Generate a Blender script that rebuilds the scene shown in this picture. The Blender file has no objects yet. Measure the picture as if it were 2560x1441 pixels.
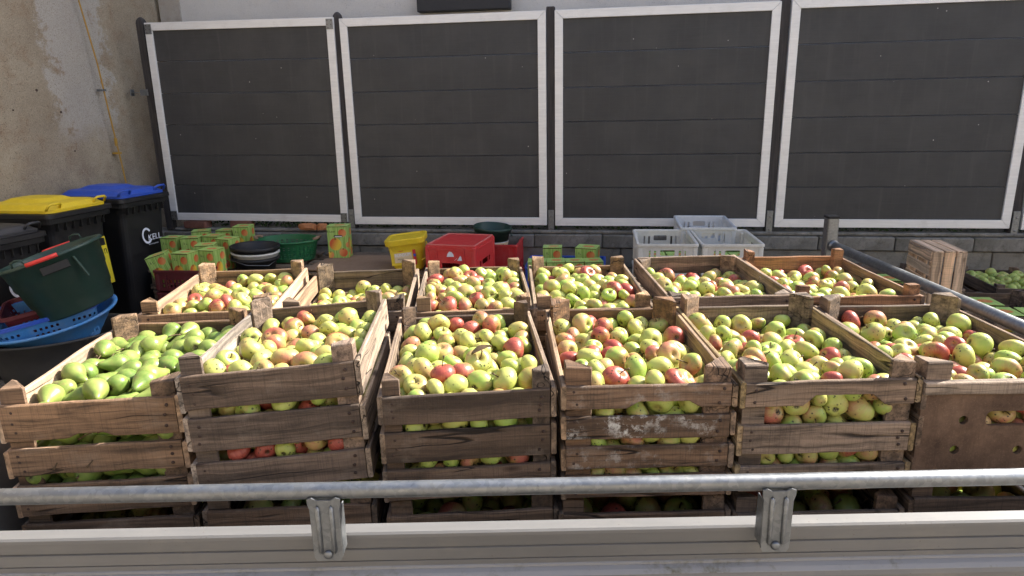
import bpy, bmesh, math, random
import numpy as np
from mathutils import Vector, Matrix, Euler
from mathutils.bvhtree import BVHTree
random.seed(7); RS = np.random.RandomState(11)
R = math.radians
SC = bpy.context.scene; COL = SC.collection

# ------------------------------------------------------------------ camera, sky, sun, exposure
CAM_H, PITCH, ROLL = 1.69, R(15.1), R(1.15)
cd = bpy.data.cameras.new('camera'); cam = bpy.data.objects.new('camera', cd); COL.objects.link(cam)
cd.sensor_width = 36; cd.lens = 1702/2560*36; cd.clip_start = .05; cd.clip_end = 300
CAM_ROT = (Matrix.Rotation(math.pi/2-PITCH, 4, 'X') @ Matrix.Rotation(-ROLL, 4, 'Z'))
cam.matrix_world = Matrix.Translation((0, 0, CAM_H)) @ CAM_ROT
SC.camera = cam
SUN_EL, SUN_AZ = R(38), R(66)
w = bpy.data.worlds.new('World'); SC.world = w; w.use_nodes = True
nt = w.node_tree; bg = nt.nodes['Background']; sky = nt.nodes.new('ShaderNodeTexSky')
sky.sky_type = 'NISHITA'; sky.sun_disc = False; sky.sun_elevation = SUN_EL; sky.sun_rotation = SUN_AZ
sky.air_density = .8; sky.dust_density = 3.0; sky.ozone_density = 1.0
nt.links.new(sky.outputs[0], bg.inputs[0]); bg.inputs[1].default_value = .14
ld = bpy.data.lights.new('sun', 'SUN'); ld.energy = 5.0; ld.angle = R(.53); ld.color = (1, .955, .88)
sun = bpy.data.objects.new('sun', ld); COL.objects.link(sun)
SDIR = Vector((math.sin(SUN_AZ)*math.cos(SUN_EL), math.cos(SUN_AZ)*math.cos(SUN_EL), math.sin(SUN_EL)))
sun.rotation_euler = SDIR.to_track_quat('Z', 'Y').to_euler(); sun.location = (6, 4, 8)
SC.view_settings.view_transform = 'Standard'; SC.view_settings.look = 'None'
SC.view_settings.exposure = 1.45; SC.view_settings.gamma = 1
SC.cycles.max_bounces = 6; SC.cycles.diffuse_bounces = 3; SC.cycles.use_denoising = True; SC.cycles.use_adaptive_sampling = True; SC.cycles.adaptive_threshold = .02

def pix(p):
    c = CAM_ROT.to_3x3().transposed() @ (Vector(p)-Vector((0, 0, CAM_H)))
    return (1280+1702*c.x/-c.z, 720.5-1702*c.y/-c.z)

# ------------------------------------------------------------------ helpers: objects
def link(o, parent=None):
    COL.objects.link(o)
    if parent: o.parent = parent
    return o
def tag(o, label=None, cat=None, group=None, kind=None):
    for k, v in (('label', label), ('category', cat), ('group', group), ('kind', kind)):
        if v: o[k] = v
    return o
def empty(name, loc=(0, 0, 0), rot=(0, 0, 0), label=None, cat=None, group=None):
    o = bpy.data.objects.new(name, None); o.empty_display_size = .05
    o.location = loc; o.rotation_euler = rot; link(o); return tag(o, label, cat, group)
def mesh(name, verts, faces, mat=None, smooth=False):
    me = bpy.data.meshes.new(name); me.from_pydata([tuple(v) for v in verts], [], faces); me.update()
    if mat: me.materials.append(mat)
    if smooth: me.polygons.foreach_set('use_smooth', [True]*len(me.polygons))
    return me
def fix(me):
    bm = bmesh.new(); bm.from_mesh(me); bmesh.ops.recalc_face_normals(bm, faces=bm.faces); bm.to_mesh(me); bm.free(); return me
def obj(name, me, parent=None, loc=(0, 0, 0), rot=(0, 0, 0), mat=None):
    o = bpy.data.objects.new(name, me)
    if mat and not me.materials: me.materials.append(mat)
    o.location = loc; o.rotation_euler = rot
    return link(o, parent)
_bx = {}
def box_me(sx, sy, sz, bev=.002, mat=None, seg=1):
    k = (round(sx, 4), round(sy, 4), round(sz, 4), bev, mat.name if mat else '', seg)
    if k in _bx: return _bx[k]
    bm = bmesh.new(); bmesh.ops.create_cube(bm, size=1)
    bmesh.ops.scale(bm, vec=(sx, sy, sz), verts=bm.verts)
    if bev: bmesh.ops.bevel(bm, geom=list(bm.edges), offset=bev, segments=seg, affect='EDGES', clamp_overlap=True)
    me = bpy.data.meshes.new('box'); bm.to_mesh(me); bm.free()
    if mat: me.materials.append(mat)
    _bx[k] = me; return me
def box(name, parent, c, s, mat, bev=.002, rot=(0, 0, 0), seg=1):
    return obj(name, box_me(*s, bev, mat, seg), parent, c, rot)
def loft(rings, cap=(True, True), closed=True):
    """rings: list of equal-length point lists"""
    n = len(rings[0]); V = [p for r in rings for p in r]; F = []
    for i in range(len(rings)-1):
        for j in range(n if closed else n-1):
            a = i*n+j; b = i*n+(j+1) % n
            F.append((a, b, b+n, a+n))
    if cap[0]: F.append(tuple(range(n))[::-1])
    if cap[1]: F.append(tuple(range((len(rings)-1)*n, len(rings)*n)))
    return V, F
def rrect(sx, sy, r, z, n=4, ox=0, oy=0):
    P = []
    for qx, qy, a0 in ((1, 1, 0), (-1, 1, 90), (-1, -1, 180), (1, -1, 270)):
        for k in range(n+1):
            a = R(a0+90*k/n); P.append((ox+qx*(sx/2-r)+r*math.cos(a), oy+qy*(sy/2-r)+r*math.sin(a), z))
    return P
def rr_loft(name, secs, mat, smooth=False, n=4, cap=(True, True)):
    V, F = loft([rrect(sx, sy, r, z, n, *(o or (0, 0))) for z, sx, sy, r, o in [(s+(None,))[:5] for s in secs]], cap)
    return fix(mesh(name, V, F, mat, smooth))
def lathe(name, prof, mat, n=40, sx=1, sy=1, smooth=True, cap=(False, False)):
    rings = [[(r*sx*math.cos(2*math.pi*k/n), r*sy*math.sin(2*math.pi*k/n), z) for k in range(n)] for r, z in prof]
    V, F = loft(rings, cap); return fix(mesh(name, V, F, mat, smooth))
def tube(name, pts, r, mat, n=12, cap=True):
    P = [Vector(p) for p in pts]; rings = []; up = Vector((0, 0, 1))
    for i, p in enumerate(P):
        d = (P[min(i+1, len(P)-1)]-P[max(i-1, 0)]).normalized()
        a = d.cross(up);
        if a.length < .05: a = d.cross(Vector((0, 1, 0)))
        a.normalize(); b = a.cross(d)
        rr = r[i] if isinstance(r, (list, tuple)) else r
        rings.append([p+a*rr*math.cos(2*math.pi*k/n)+b*rr*math.sin(2*math.pi*k/n) for k in range(n)])
    V, F = loft(rings, (cap, cap)); return fix(mesh(name, V, F, mat, True))
def prism(name, poly, t, mat, holes=(), axis='XZ'):
    """plate: outline poly (u,v) with holes, thickness t; axis XZ -> (u, +-t/2, v)"""
    bm = bmesh.new(); loops = []
    for lp in [poly]+list(holes):
        vs = [bm.verts.new((u, -t/2, v)) for u, v in lp]
        loops.append([bm.edges.new((vs[i], vs[(i+1) % len(vs)])) for i in range(len(vs))])
    E_ = [e for l in loops for e in l]
    bmesh.ops.triangle_fill(bm, use_beauty=True, use_dissolve=False, edges=E_)
    # drop triangles that fell inside holes
    def inside(p, lp):
        c = False
        for i in range(len(lp)):
            (x1, y1), (x2, y2) = lp[i], lp[(i+1) % len(lp)]
            if (y1 > p[1]) != (y2 > p[1]) and p[0] < (x2-x1)*(p[1]-y1)/(y2-y1)+x1: c = not c
        return c
    kill = [f for f in bm.faces if any(inside((f.calc_center_median().x, f.calc_center_median().z), h) for h in holes)]
    bmesh.ops.delete(bm, geom=kill, context='FACES_ONLY')
    ex = bmesh.ops.extrude_face_region(bm, geom=list(bm.faces))
    bmesh.ops.translate(bm, vec=(0, t, 0), verts=[v for v in ex['geom'] if isinstance(v, bmesh.types.BMVert)])
    bmesh.ops.recalc_face_normals(bm, faces=bm.faces)
    me = bpy.data.meshes.new(name); bm.to_mesh(me); bm.free(); me.materials.append(mat); return me
def rect(x0, x1, z0, z1, r=0):
    if not r: return [(x0, z0), (x1, z0), (x1, z1), (x0, z1)]
    P = []
    for cx, cz, a0 in ((x1-r, z1-r, 0), (x0+r, z1-r, 90), (x0+r, z0+r, 180), (x1-r, z0+r, 270)):
        for k in range(4): P.append((cx+r*math.cos(R(a0+30*k)), cz+r*math.sin(R(a0+30*k))))
    return P
def disc(cx, cz, rx, rz=None, n=14):
    rz = rz or rx
    return [(cx+rx*math.cos(2*math.pi*k/n), cz+rz*math.sin(2*math.pi*k/n)) for k in range(n)]
_tx = {}
def text(name, s, size, mat, parent, loc, rot, ext=.0006, sx=1, shear=0, align='CENTER'):
    key = (s, size, ext, shear, align, mat.name)
    if key in _tx: q = obj(name, _tx[key], parent, loc, rot); q.scale = (sx, 1, 1); return q
    c = bpy.data.curves.new(name, 'FONT'); c.body = s; c.size = size; c.extrude = ext; c.align_x = align; c.align_y = 'CENTER'; c.shear = shear
    c.resolution_u = 3; o = bpy.data.objects.new(name, c); link(o); bpy.context.view_layer.update()
    me = bpy.data.meshes.new_from_object(o.evaluated_get(bpy.context.evaluated_depsgraph_get()))
    bpy.data.objects.remove(o); me.materials.clear(); me.materials.append(mat); _tx[key] = me
    q = obj(name, me, parent, loc, rot); q.scale = (sx, 1, 1); return q
def copy_tree(o, parent=None):
    c = o.copy(); COL.objects.link(c)
    if parent: c.parent = parent
    for ch in o.children: copy_tree(ch, c)
    return c

# ------------------------------------------------------------------ helpers: materials
class NT:
    def __init__(s, name, rough=.6, spec=.4, metal=0):
        s.m = bpy.data.materials.new(name); s.m.use_nodes = True; s.t = s.m.node_tree; s.b = s.t.nodes['Principled BSDF']
        s.b.inputs['Roughness'].default_value = rough; s.b.inputs['Specular IOR Level'].default_value = spec; s.b.inputs['Metallic'].default_value = metal
    def n(s, typ, **kw):
        x = s.t.nodes.new('ShaderNode'+typ)
        for k, v in kw.items(): setattr(x, k, v)
        return x
    def l(s, a, b): s.t.links.new(a, b)
    def val(s, sock, v):
        if hasattr(v, 'is_linked') or hasattr(v, 'node'): s.l(v, sock)
        else: sock.default_value = v
    def math(s, op, a, b=None, c=None, clamp=False):
        x = s.n('Math', operation=op); x.use_clamp = clamp
        for i, v in enumerate((a, b, c)):
            if v is not None: s.val(x.inputs[i], v)
        return x.outputs[0]
    def vmath(s, op, a, b=None):
        x = s.n('VectorMath', operation=op); s.val(x.inputs[0], a)
        if b is not None: s.val(x.inputs[1], b)
        return x.outputs[1] if op in ('LENGTH', 'DOT_PRODUCT', 'DISTANCE') else x.outputs[0]
    def mix(s, f, a, b, mode='MIX'):
        x = s.n('Mix', data_type='RGBA', blend_type=mode); s.val(x.inputs[0], f)
        for i, v in ((6, a), (7, b)):
            if isinstance(v, (tuple, list)): x.inputs[i].default_value = (*v[:3], 1)
            else: s.l(v, x.inputs[i])
        return x.outputs[2]
    def noise(s, vec, scale, det=4, rough=.6, dist=0):
        x = s.n('TexNoise'); s.val(x.inputs['Vector'], vec); x.inputs['Scale'].default_value = scale; x.inputs['Detail'].default_value = det
        x.inputs['Roughness'].default_value = rough; x.inputs['Distortion'].default_value = dist; return x.outputs[0]
    def voro(s, vec, scale, feat='F1'):
        x = s.n('TexVoronoi', feature=feat); s.val(x.inputs['Vector'], vec); x.inputs['Scale'].default_value = scale; return x
    def ramp(s, f, a, b, lo=0., hi=1.):
        x = s.n('MapRange'); x.clamp = True; s.val(x.inputs[0], f); x.inputs[1].default_value = a; x.inputs[2].default_value = b
        x.inputs[3].default_value = lo; x.inputs[4].default_value = hi; return x.outputs[0]
    def co(s, kind='Object'): return s.n('TexCoord').outputs[kind]
    def scale(s, vec, v): return s.vmath('MULTIPLY', vec, v)
    def bump(s, h, st=.3, d=.002):
        x = s.n('Bump'); x.inputs['Strength'].default_value = st; x.inputs['Distance'].default_value = d; s.val(x.inputs['Height'], h); s.l(x.outputs[0], s.b.inputs['Normal'])
    def col(s, c): 
        if isinstance(c, (tuple, list)): s.b.inputs['Base Color'].default_value = (*c[:3], 1)
        else: s.l(c, s.b.inputs['Base Color'])
    def rough(s, r): s.val(s.b.inputs['Roughness'], r)

def plastic(name, rgb, rough=.45, dirt=.25, dirtcol=(.16, .13, .10), spec=.4):
    k = NT(name, rough, spec); c = k.co(); n = k.noise(c, 14, 5, .65); n2 = k.noise(c, 90, 3)
    f = k.math('MULTIPLY', k.ramp(n, .42, .8), dirt)
    base = k.mix(k.ramp(n2, .3, .7), tuple(x*.88 for x in rgb), rgb)
    k.col(k.mix(f, base, dirtcol)); k.rough(k.ramp(n, .3, .7, rough-.08, rough+.15)); k.bump(n2, .08, .001); return k.m

def wood_mat(name, age=1.0):
    k = NT(name, .78, .25); info = k.n('ObjectInfo'); c = k.co()
    off = k.n('CombineXYZ'); k.l(k.math('MULTIPLY', info.outputs['Random'], 37.), off.inputs[0]); k.l(k.math('MULTIPLY', info.outputs['Random'], 91.), off.inputs[2])
    v = k.vmath('ADD', c, off.outputs[0])
    wob = k.noise(k.scale(v, (3, 3, 9)), 1.5, 2)
    wv = k.n('VectorMath', operation='ADD'); k.l(v, wv.inputs[0]); cz = k.n('CombineXYZ'); k.l(k.math('MULTIPLY', wob, .03), cz.inputs[2]); k.l(cz.outputs[0], wv.inputs[1])
    grain = k.noise(k.scale(wv.outputs[0], (4, 160, 160)), 1., 4, .7)
    rings = k.noise(k.scale(wv.outputs[0], (1.6, 50, 50)), 1., 3, .5)
    saw = k.noise(k.scale(v, (260, 6, 6)), 1., 2)
    stain = k.noise(k.scale(v, (1, 1.6, 1.6)), 7., 5, .7)
    fine = k.noise(v, 240, 3, .7)
    base = k.mix(k.ramp(rings, .35, .65), (.46, .43, .41), (1.22, 1.12, 1.03))
    base = k.mix(1.0, base, info.outputs['Color'], 'MULTIPLY')
    base = k.mix(k.math('MULTIPLY', k.ramp(grain, .49, .62), .56*age), base, (.035, .026, .02))
    base = k.mix(k.math('MULTIPLY', k.ramp(saw, .5, .68), .34), base, (.05, .04, .033))
    base = k.mix(k.math('MULTIPLY', k.ramp(stain, .52, .74), .72*age), base, (.028, .022, .018))
    base = k.mix(k.math('MULTIPLY', k.ramp(stain, .45, .25), .30), base, (.36, .30, .24))
    vk = k.voro(k.scale(v, (5, 14, 14)), 1.); knot = k.ramp(vk.outputs['Distance'], .16, .08)
    gate = k.math('GREATER_THAN', k.n('SeparateColor').outputs[0], .8)
    sc = gate.node.inputs[0].links[0].from_node; k.l(vk.outputs['Color'], sc.inputs[0])
    base = k.mix(k.math('MULTIPLY', k.math('MULTIPLY', knot, gate), .8), base, (.035, .018, .011))
    ck = k.noise(k.scale(wv.outputs[0], (1.1, 17, 17)), 1., 2, .5); crack = k.math('MULTIPLY', k.ramp(k.math('ABSOLUTE', k.math('SUBTRACT', ck, .5)), .010, .003), k.ramp(k.noise(k.scale(v, (2.2, 5, 5)), 1., 2), .50, .56))
    base = k.mix(k.math('MULTIPLY', crack, .9*age), base, (.012, .009, .007))
    paint = k.math('MULTIPLY', k.ramp(k.noise(k.scale(v, (1, 1, 1)), 34, 6, .75), .50, .62), k.ramp(k.noise(v, 9, 2), .42, .6))
    base = k.mix(k.math('MULTIPLY', paint, k.math('SUBTRACT', 1., info.outputs['Alpha'])), base, (.62, .6, .55))
    k.col(base)
    h = k.math('ADD', k.math('ADD', k.math('MULTIPLY', crack, -2.), k.math('MULTIPLY', grain, -1.2)), k.math('ADD', k.math('MULTIPLY', fine, .5), k.math('MULTIPLY', saw, -.5)))
    k.bump(h, .8, .0022); return k.m

M = {}
M['wood'] = wood_mat('weathered_wood'); M['fresh'] = wood_mat('fresh_pine', .25)
def metal_galv():
    k = NT('galvanised_steel', .45, .5, .85); c = k.co(); v = k.voro(k.scale(c, (1, 1, 1)), 110).outputs['Color']; n = k.noise(c, 25, 4, .7)
    sep = k.n('SeparateColor'); k.l(v, sep.inputs[0])
    b = k.mix(sep.outputs[0], (.185, .195, .205), (.25, .26, .265)); b = k.mix(k.ramp(n, .55, .75, 0, .5), b, (.22, .21, .19)); k.col(b)
    k.rough(k.ramp(n, .3, .7, .34, .6)); k.bump(n, .12, .001); return k.m
M['galv'] = metal_galv()
def metal_alu(name, c0=(.62, .60, .56), rough=.5, met=.35, dots=True, ax=(1, 1, 1)):
    k = NT(name, rough, .5, met); c = k.co(); n = k.noise(k.scale(c, (3, 30, 30)), 2, 4, .6); sp = k.voro(c, 75).outputs['Distance']
    n2 = k.noise(k.scale(c, ax), 6, 5, .7)
    b = k.mix(k.ramp(n, .3, .7), tuple(x*.88 for x in c0), c0)
    if dots:
        spk = k.math('MULTIPLY', k.ramp(sp, .14, .07), k.ramp(n2, .5, .62)); b = k.mix(k.math('MULTIPLY', spk, .8), b, (.09, .075, .06))
    b = k.mix(k.ramp(n2, .55, .85, 0, .35), b, (.30, .27, .22)); k.col(b); k.bump(n2, .05, .001); return k.m
M['alu_board'] = metal_alu('sideboard_aluminium', (.17, .166, .16), .5, .1)
M['alu_frame'] = metal_alu('fence_frame_aluminium', (.80, .79, .77), .45, .15, False)
def algae():
    k = NT('algae_stained_ledge', .7, .3); c = k.co(); n = k.noise(k.scale(c, (1, 1, 1)), 9, 6, .75); n2 = k.noise(c, 60, 4)
    b = k.mix(k.math('MULTIPLY', k.ramp(n, .5, .66), k.ramp(n2, .35, .7)), (.27, .27, .275), (.11, .10, .05)); k.col(b); return k.m
M['algae'] = algae()
def boardmat():
    k = NT('dark_composite_board', .55, .35); c = k.co(); info = k.n('ObjectInfo')
    off = k.n('CombineXYZ'); k.l(k.math('MULTIPLY', info.outputs['Random'], 53.), off.inputs[0]); v = k.vmath('ADD', c, off.outputs[0])
    n = k.noise(k.scale(v, (6, 60, 160)), 1, 4, .6); n2 = k.noise(v, 3, 4, .6); sp = k.voro(v, 16); spk = k.ramp(sp.outputs['Distance'], .085, .05)
    sepc = k.n('SeparateColor'); k.l(sp.outputs['Color'], sepc.inputs[0])
    b = k.mix(k.ramp(n, .3, .7), (.040, .0395, .0395), (.049, .0485, .0495)); b = k.mix(k.ramp(n2, .42, .72, 0, .6), b, (.075, .073, .070)); b = k.mix(k.ramp(k.noise(k.scale(v, (14, 1, .6)), 1, 4, .7), .52, .75, 0, .4), b, (.10, .097, .09))
    b = k.mix(k.math('MULTIPLY', spk, k.math('GREATER_THAN', sepc.outputs[0], .9)), b, (.5, .48, .44)); k.col(b); k.bump(n, .15, .001); return k.m
M['board'] = boardmat()
def stucco(name, c0, c1, c2, sc=180, st=.6, patch=2.0):
    k = NT(name, .9, .15); c = k.co(); f = k.noise(c, sc, 4, .75); n = k.noise(c, patch, 6, .65, .4); n2 = k.noise(c, patch*3.1, 5, .7); pit = k.voro(c, 55).outputs['Distance']
    b = k.mix(k.ramp(n, .38, .62), c0, c1); b = k.mix(k.ramp(n2, .5, .72, 0, .8), b, c2); b = k.mix(k.ramp(f, .55, .75, 0, .55), b, tuple(x*.45 for x in c0))
    b = k.mix(k.math('MULTIPLY', k.ramp(pit, .16, .08), k.ramp(n2, .45, .6)), b, tuple(x*.25 for x in c0))
    k.col(b); k.bump(k.math('ADD', f, k.math('MULTIPLY', n2, 1.5)), st, .006); return k.m
M['plaster'] = stucco('old_beige_plaster', (.33, .275, .20), (.42, .355, .26), (.30, .205, .13), 150, .7, 1.7)
M['plaster_pale'] = stucco('pale_bare_plaster', (.46, .44, .41), (.40, .36, .31), (.33, .29, .24), 170, .7, 3)
M['house'] = stucco('light_grey_render', (.57, .55, .52), (.61, .59, .555), (.52, .50, .475), 110, .5, 1.2)
M['cream'] = stucco('cream_render', (.66, .58, .45), (.70, .62, .49), (.6, .52, .4), 110, .4, 1.2)
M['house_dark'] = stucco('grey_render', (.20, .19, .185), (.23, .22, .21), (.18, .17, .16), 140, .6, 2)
M['concrete'] = stucco('weathered_concrete', (.19, .175, .145), (.26, .24, .20), (.11, .10, .078), 120, .8, 4)
M['concrete_cap'] = stucco('mossy_concrete_cap', (.15, .14, .12), (.25, .235, .21), (.07, .07, .045), 120, .6, 5)
M['brick'] = stucco('brick', (.20, .085, .06), (.25, .12, .09), (.15, .08, .07), 140, .5, 9)
M['clay'] = stucco('orange_clay', (.42, .17, .07), (.50, .22, .10), (.34, .14, .07), 140, .5, 9)
def plaster_left():
    k = NT('old_beige_plaster', .92, .12); c = k.co(); f = k.noise(c, 130, 3, .8); n = k.noise(c, 1.6, 5, .65, .4); n2 = k.noise(c, 5.5, 5, .75); pit = k.voro(c, 48); sx = k.n('SeparateXYZ'); k.l(c, sx.inputs[0])
    b = k.mix(k.ramp(n, .36, .62), (.30, .245, .175), (.40, .34, .25)); b = k.mix(k.ramp(n2, .5, .72, 0, .75), b, (.27, .18, .11))
    e = k.math('ADD', k.math('ABSOLUTE', k.math('SUBTRACT', sx.outputs[1], 6.12)), k.math('MULTIPLY', k.math('SUBTRACT', n2, .5), .9))
    band = k.math('MULTIPLY', k.ramp(e, .36, .28), k.ramp(k.math('ADD', sx.outputs[2], k.math('MULTIPLY', n2, .7)), 1.75, 2.0)); b = k.mix(k.math('MULTIPLY', band, .6), b, (.50, .48, .45))
    low = k.math('MULTIPLY', k.ramp(k.math('ADD', sx.outputs[2], k.math('MULTIPLY', n, .8)), 1.75, 1.45), k.ramp(n2, .35, .6)); b = k.mix(k.math('MULTIPLY', low, .55), b, (.20, .185, .17))
    b = k.mix(k.ramp(f, .52, .66, 0, .6), b, (.12, .095, .065)); b = k.mix(k.ramp(f, .46, .34, 0, .5), b, (.52, .46, .37))
    b = k.mix(k.math('MULTIPLY', k.ramp(pit.outputs['Distance'], .2, .1), k.ramp(n, .4, .6)), b, (.07, .055, .04)); k.col(b)
    k.bump(k.math('ADD', f, k.math('MULTIPLY', n2, 2.)), .9, .008); return k.m
M['plaster'] = plaster_left()
def pavers():
    k = NT('paving_concrete', .88, .2); c = k.co(); info = k.n('ObjectInfo'); n = k.noise(c, 5, 6, .7); f = k.noise(c, 150, 3, .7)
    b = k.mix(k.ramp(n, .35, .65), (.17, .155, .14), (.25, .23, .21)); b = k.mix(k.math('MULTIPLY', info.outputs['Random'], .4), b, (.13, .115, .105)); b = k.mix(k.ramp(f, .5, .8, 0, .5), b, (.07, .06, .05))
    k.col(b); k.bump(f, .5, .003); return k.m
M['paver'] = pavers()
def ground():
    k = NT('yard_paving', .9, .2); c = k.co(); br = k.n('TexBrick'); k.l(c, br.inputs['Vector']); br.inputs['Scale'].default_value = 1
    br.inputs['Brick Width'].default_value = .2; br.inputs['Row Height'].default_value = .1; br.inputs['Mortar Size'].default_value = .004
    br.inputs['Color1'].default_value = (.16, .15, .135, 1); br.inputs['Color2'].default_value = (.24, .22, .2, 1); br.inputs['Mortar'].default_value = (.05, .045, .04, 1)
    n = k.noise(c, 3, 6, .7); k.col(k.mix(k.ramp(n, .4, .75, 0, .6), br.outputs['Color'], (.10, .09, .08))); k.bump(k.math('MULTIPLY', br.outputs['Fac'], -1), .6, .004); return k.m
M['ground'] = ground()
M['black'] = plastic('black_plastic', (.012, .012, .013), .5, .25, (.05, .045, .04))
M['blacklid'] = plastic('dark_grey_plastic', (.028, .029, .033), .45, .3, (.07, .06, .05))
M['blue'] = plastic('blue_plastic', (.025, .085, .46), .38, .15)
M['skyblue'] = plastic('light_blue_plastic', (.055, .23, .55), .4, .4, (.25, .27, .27))
M['yellow'] = plastic('yellow_plastic', (.72, .52, .02), .42, .15)
M['green'] = plastic('dark_green_plastic', (.018, .048, .036), .42, .35, (.06, .065, .055))
M['bgreen'] = plastic('basket_green_plastic', (.012, .13, .045), .42, .2)
M['grey_tub'] = plastic('charcoal_plastic', (.025, .026, .028), .55, .4, (.06, .055, .05))
M['red'] = plastic('crate_red_plastic', (.60, .030, .030), .4, .25, (.55, .25, .22))
M['redworn'] = plastic('worn_red_edge', (.62, .14, .12), .5, .4, (.6, .4, .36))
M['grip'] = plastic('red_grip', (.68, .045, .035), .4, .05)
M['wine'] = plastic('dark_red_plastic', (.10, .012, .018), .5, .35, (.08, .05, .045))
M['white'] = plastic('white_plastic', (.66, .65, .60), .45, .3, (.38, .32, .24))
M['milk'] = plastic('milky_plastic', (.62, .64, .65), .4, .2, (.4, .38, .34))
M['inkwhite'] = plastic('white_print', (.75, .78, .85), .5, .05)
M['ink'] = plastic('black_print', (.012, .012, .012), .5, 0)
M['ink_red'] = plastic('red_print', (.55, .02, .02), .45, 0)
M['label'] = plastic('cream_label', (.68, .55, .34), .5, .1)
M['sticker'] = plastic('yellow_sticker', (.75, .62, .03), .5, .1)
M['dark'] = plastic('charcoal_paint', (.022, .022, .026), .5, .2, (.05, .05, .05))
M['rubber'] = plastic('rubber', (.012, .012, .012), .75, .3, (.05, .045, .04))
M['card'] = plastic('brown_cardboard', (.26, .175, .115), .8, .3, (.18, .12, .08), .2)
M['cable'] = plastic('yellow_gas_pipe', (.42, .24, .03), .5, .5, (.2, .15, .1))
M['rust'] = plastic('rusty_nail', (.05, .03, .022), .7, .5, (.12, .05, .025))
M['stem'] = plastic('fruit_stem', (.10, .062, .028), .7, .4, (.05, .03, .015))
def postmat():
    k = NT('grey_stained_post', .7, .3); c = k.co(); n = k.noise(k.scale(c, (60, 60, 3)), 1, 4, .6); n2 = k.noise(c, 8, 4)
    b = k.mix(k.ramp(n, .35, .65), (.030, .027, .027), (.062, .055, .053)); b = k.mix(k.ramp(n2, .55, .75, 0, .5), b, (.09, .07, .06)); k.col(b); k.bump(n, .3, .002); return k.m
M['post'] = postmat()
def ply():
    k = NT('worn_plywood', .75, .25); c = k.co(); n = k.noise(c, 7, 6, .7); g = k.noise(k.scale(c, (160, 160, 8)), 1, 4, .7); f = k.noise(c, 260, 3, .8)
    b = k.mix(k.ramp(n, .36, .62), (.075, .045, .03), (.185, .115, .075)); b = k.mix(k.ramp(f, .55, .75, 0, .5), b, (.28, .19, .12)); b = k.mix(k.ramp(g, .5, .7, 0, .3), b, (.05, .03, .02)); k.col(b); k.bump(f, .2, .001); return k.m
M['ply'] = ply()
def juice():
    """printed juice carton: stripes and round fruit on a lime green ground, u,v per face from the UV map"""
    k = NT('printed_juice_carton', .45, .4); uv = k.co('UV'); sx = k.n('SeparateXYZ'); k.l(uv, sx.inputs[0]); u, v = sx.outputs[0], sx.outputs[1]
    cv = k.n('CombineXYZ'); k.l(k.math('MULTIPLY', u, 26.), cv.inputs[0]); k.l(k.math('MULTIPLY', v, .8), cv.inputs[1])
    st = k.noise(cv.outputs[0], 1., 3, .6); b = k.mix(k.ramp(st, .38, .6), (.16, .31, .045), (.40, .55, .165))
    def blob(b, cx, cy, rx, ry, ca, cb):
        du = k.math('DIVIDE', k.math('SUBTRACT', u, cx), rx); dv = k.math('DIVIDE', k.math('SUBTRACT', v, cy), ry)
        d = k.math('SQRT', k.math('ADD', k.math('MULTIPLY', du, du), k.math('MULTIPLY', dv, dv)))
        cc = k.mix(k.ramp(k.math('ADD', du, k.math('MULTIPLY', dv, -.5)), -.7, .5), ca, cb)
        b = k.mix(k.ramp(d, 1.04, .94), b, cc)
        dk = k.math('ADD', k.math('MULTIPLY', du, du), k.math('POWER', k.math('SUBTRACT', dv, .85), 2.))
        return k.mix(k.ramp(dk, .05, .02, 0, .8), b, (.12, .07, .015))
    red, yel, ora = (.55, .10, .03), (.70, .50, .05), (.62, .24, .08)
    sidev = b
    for a in ((.37, .44, .30, .20, red, yel), (.73, .17, .21, .135, ora, red), (.74, .80, .20, .125, red, ora), (1.0, .42, .13, .09, ora, red), (.10, .10, .16, .11, yel, ora)): sidev = blob(sidev, *a)
    k.col(sidev); return k.m
M['juice'] = juice()
def juice_top():
    k = NT('printed_juice_carton_top', .45, .4); uv = k.co('UV'); d = k.vmath('LENGTH', k.scale(k.vmath('SUBTRACT', uv, (.55, .5, 0)), (1.0, 1.35, 0)))
    sx = k.n('SeparateXYZ'); k.l(uv, sx.inputs[0]); b = k.mix(k.ramp(k.noise(k.scale(uv, (24, 1, 1)), 1, 2), .4, .6), (.30, .48, .10), (.44, .62, .19))
    b = k.mix(k.ramp(d, .30, .26), b, (.60, .20, .06)); b = k.mix(k.ramp(d, .1, .02, 0, .7), b, (.66, .45, .2)); k.col(b); return k.m
M['juice_top'] = juice_top()

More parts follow.
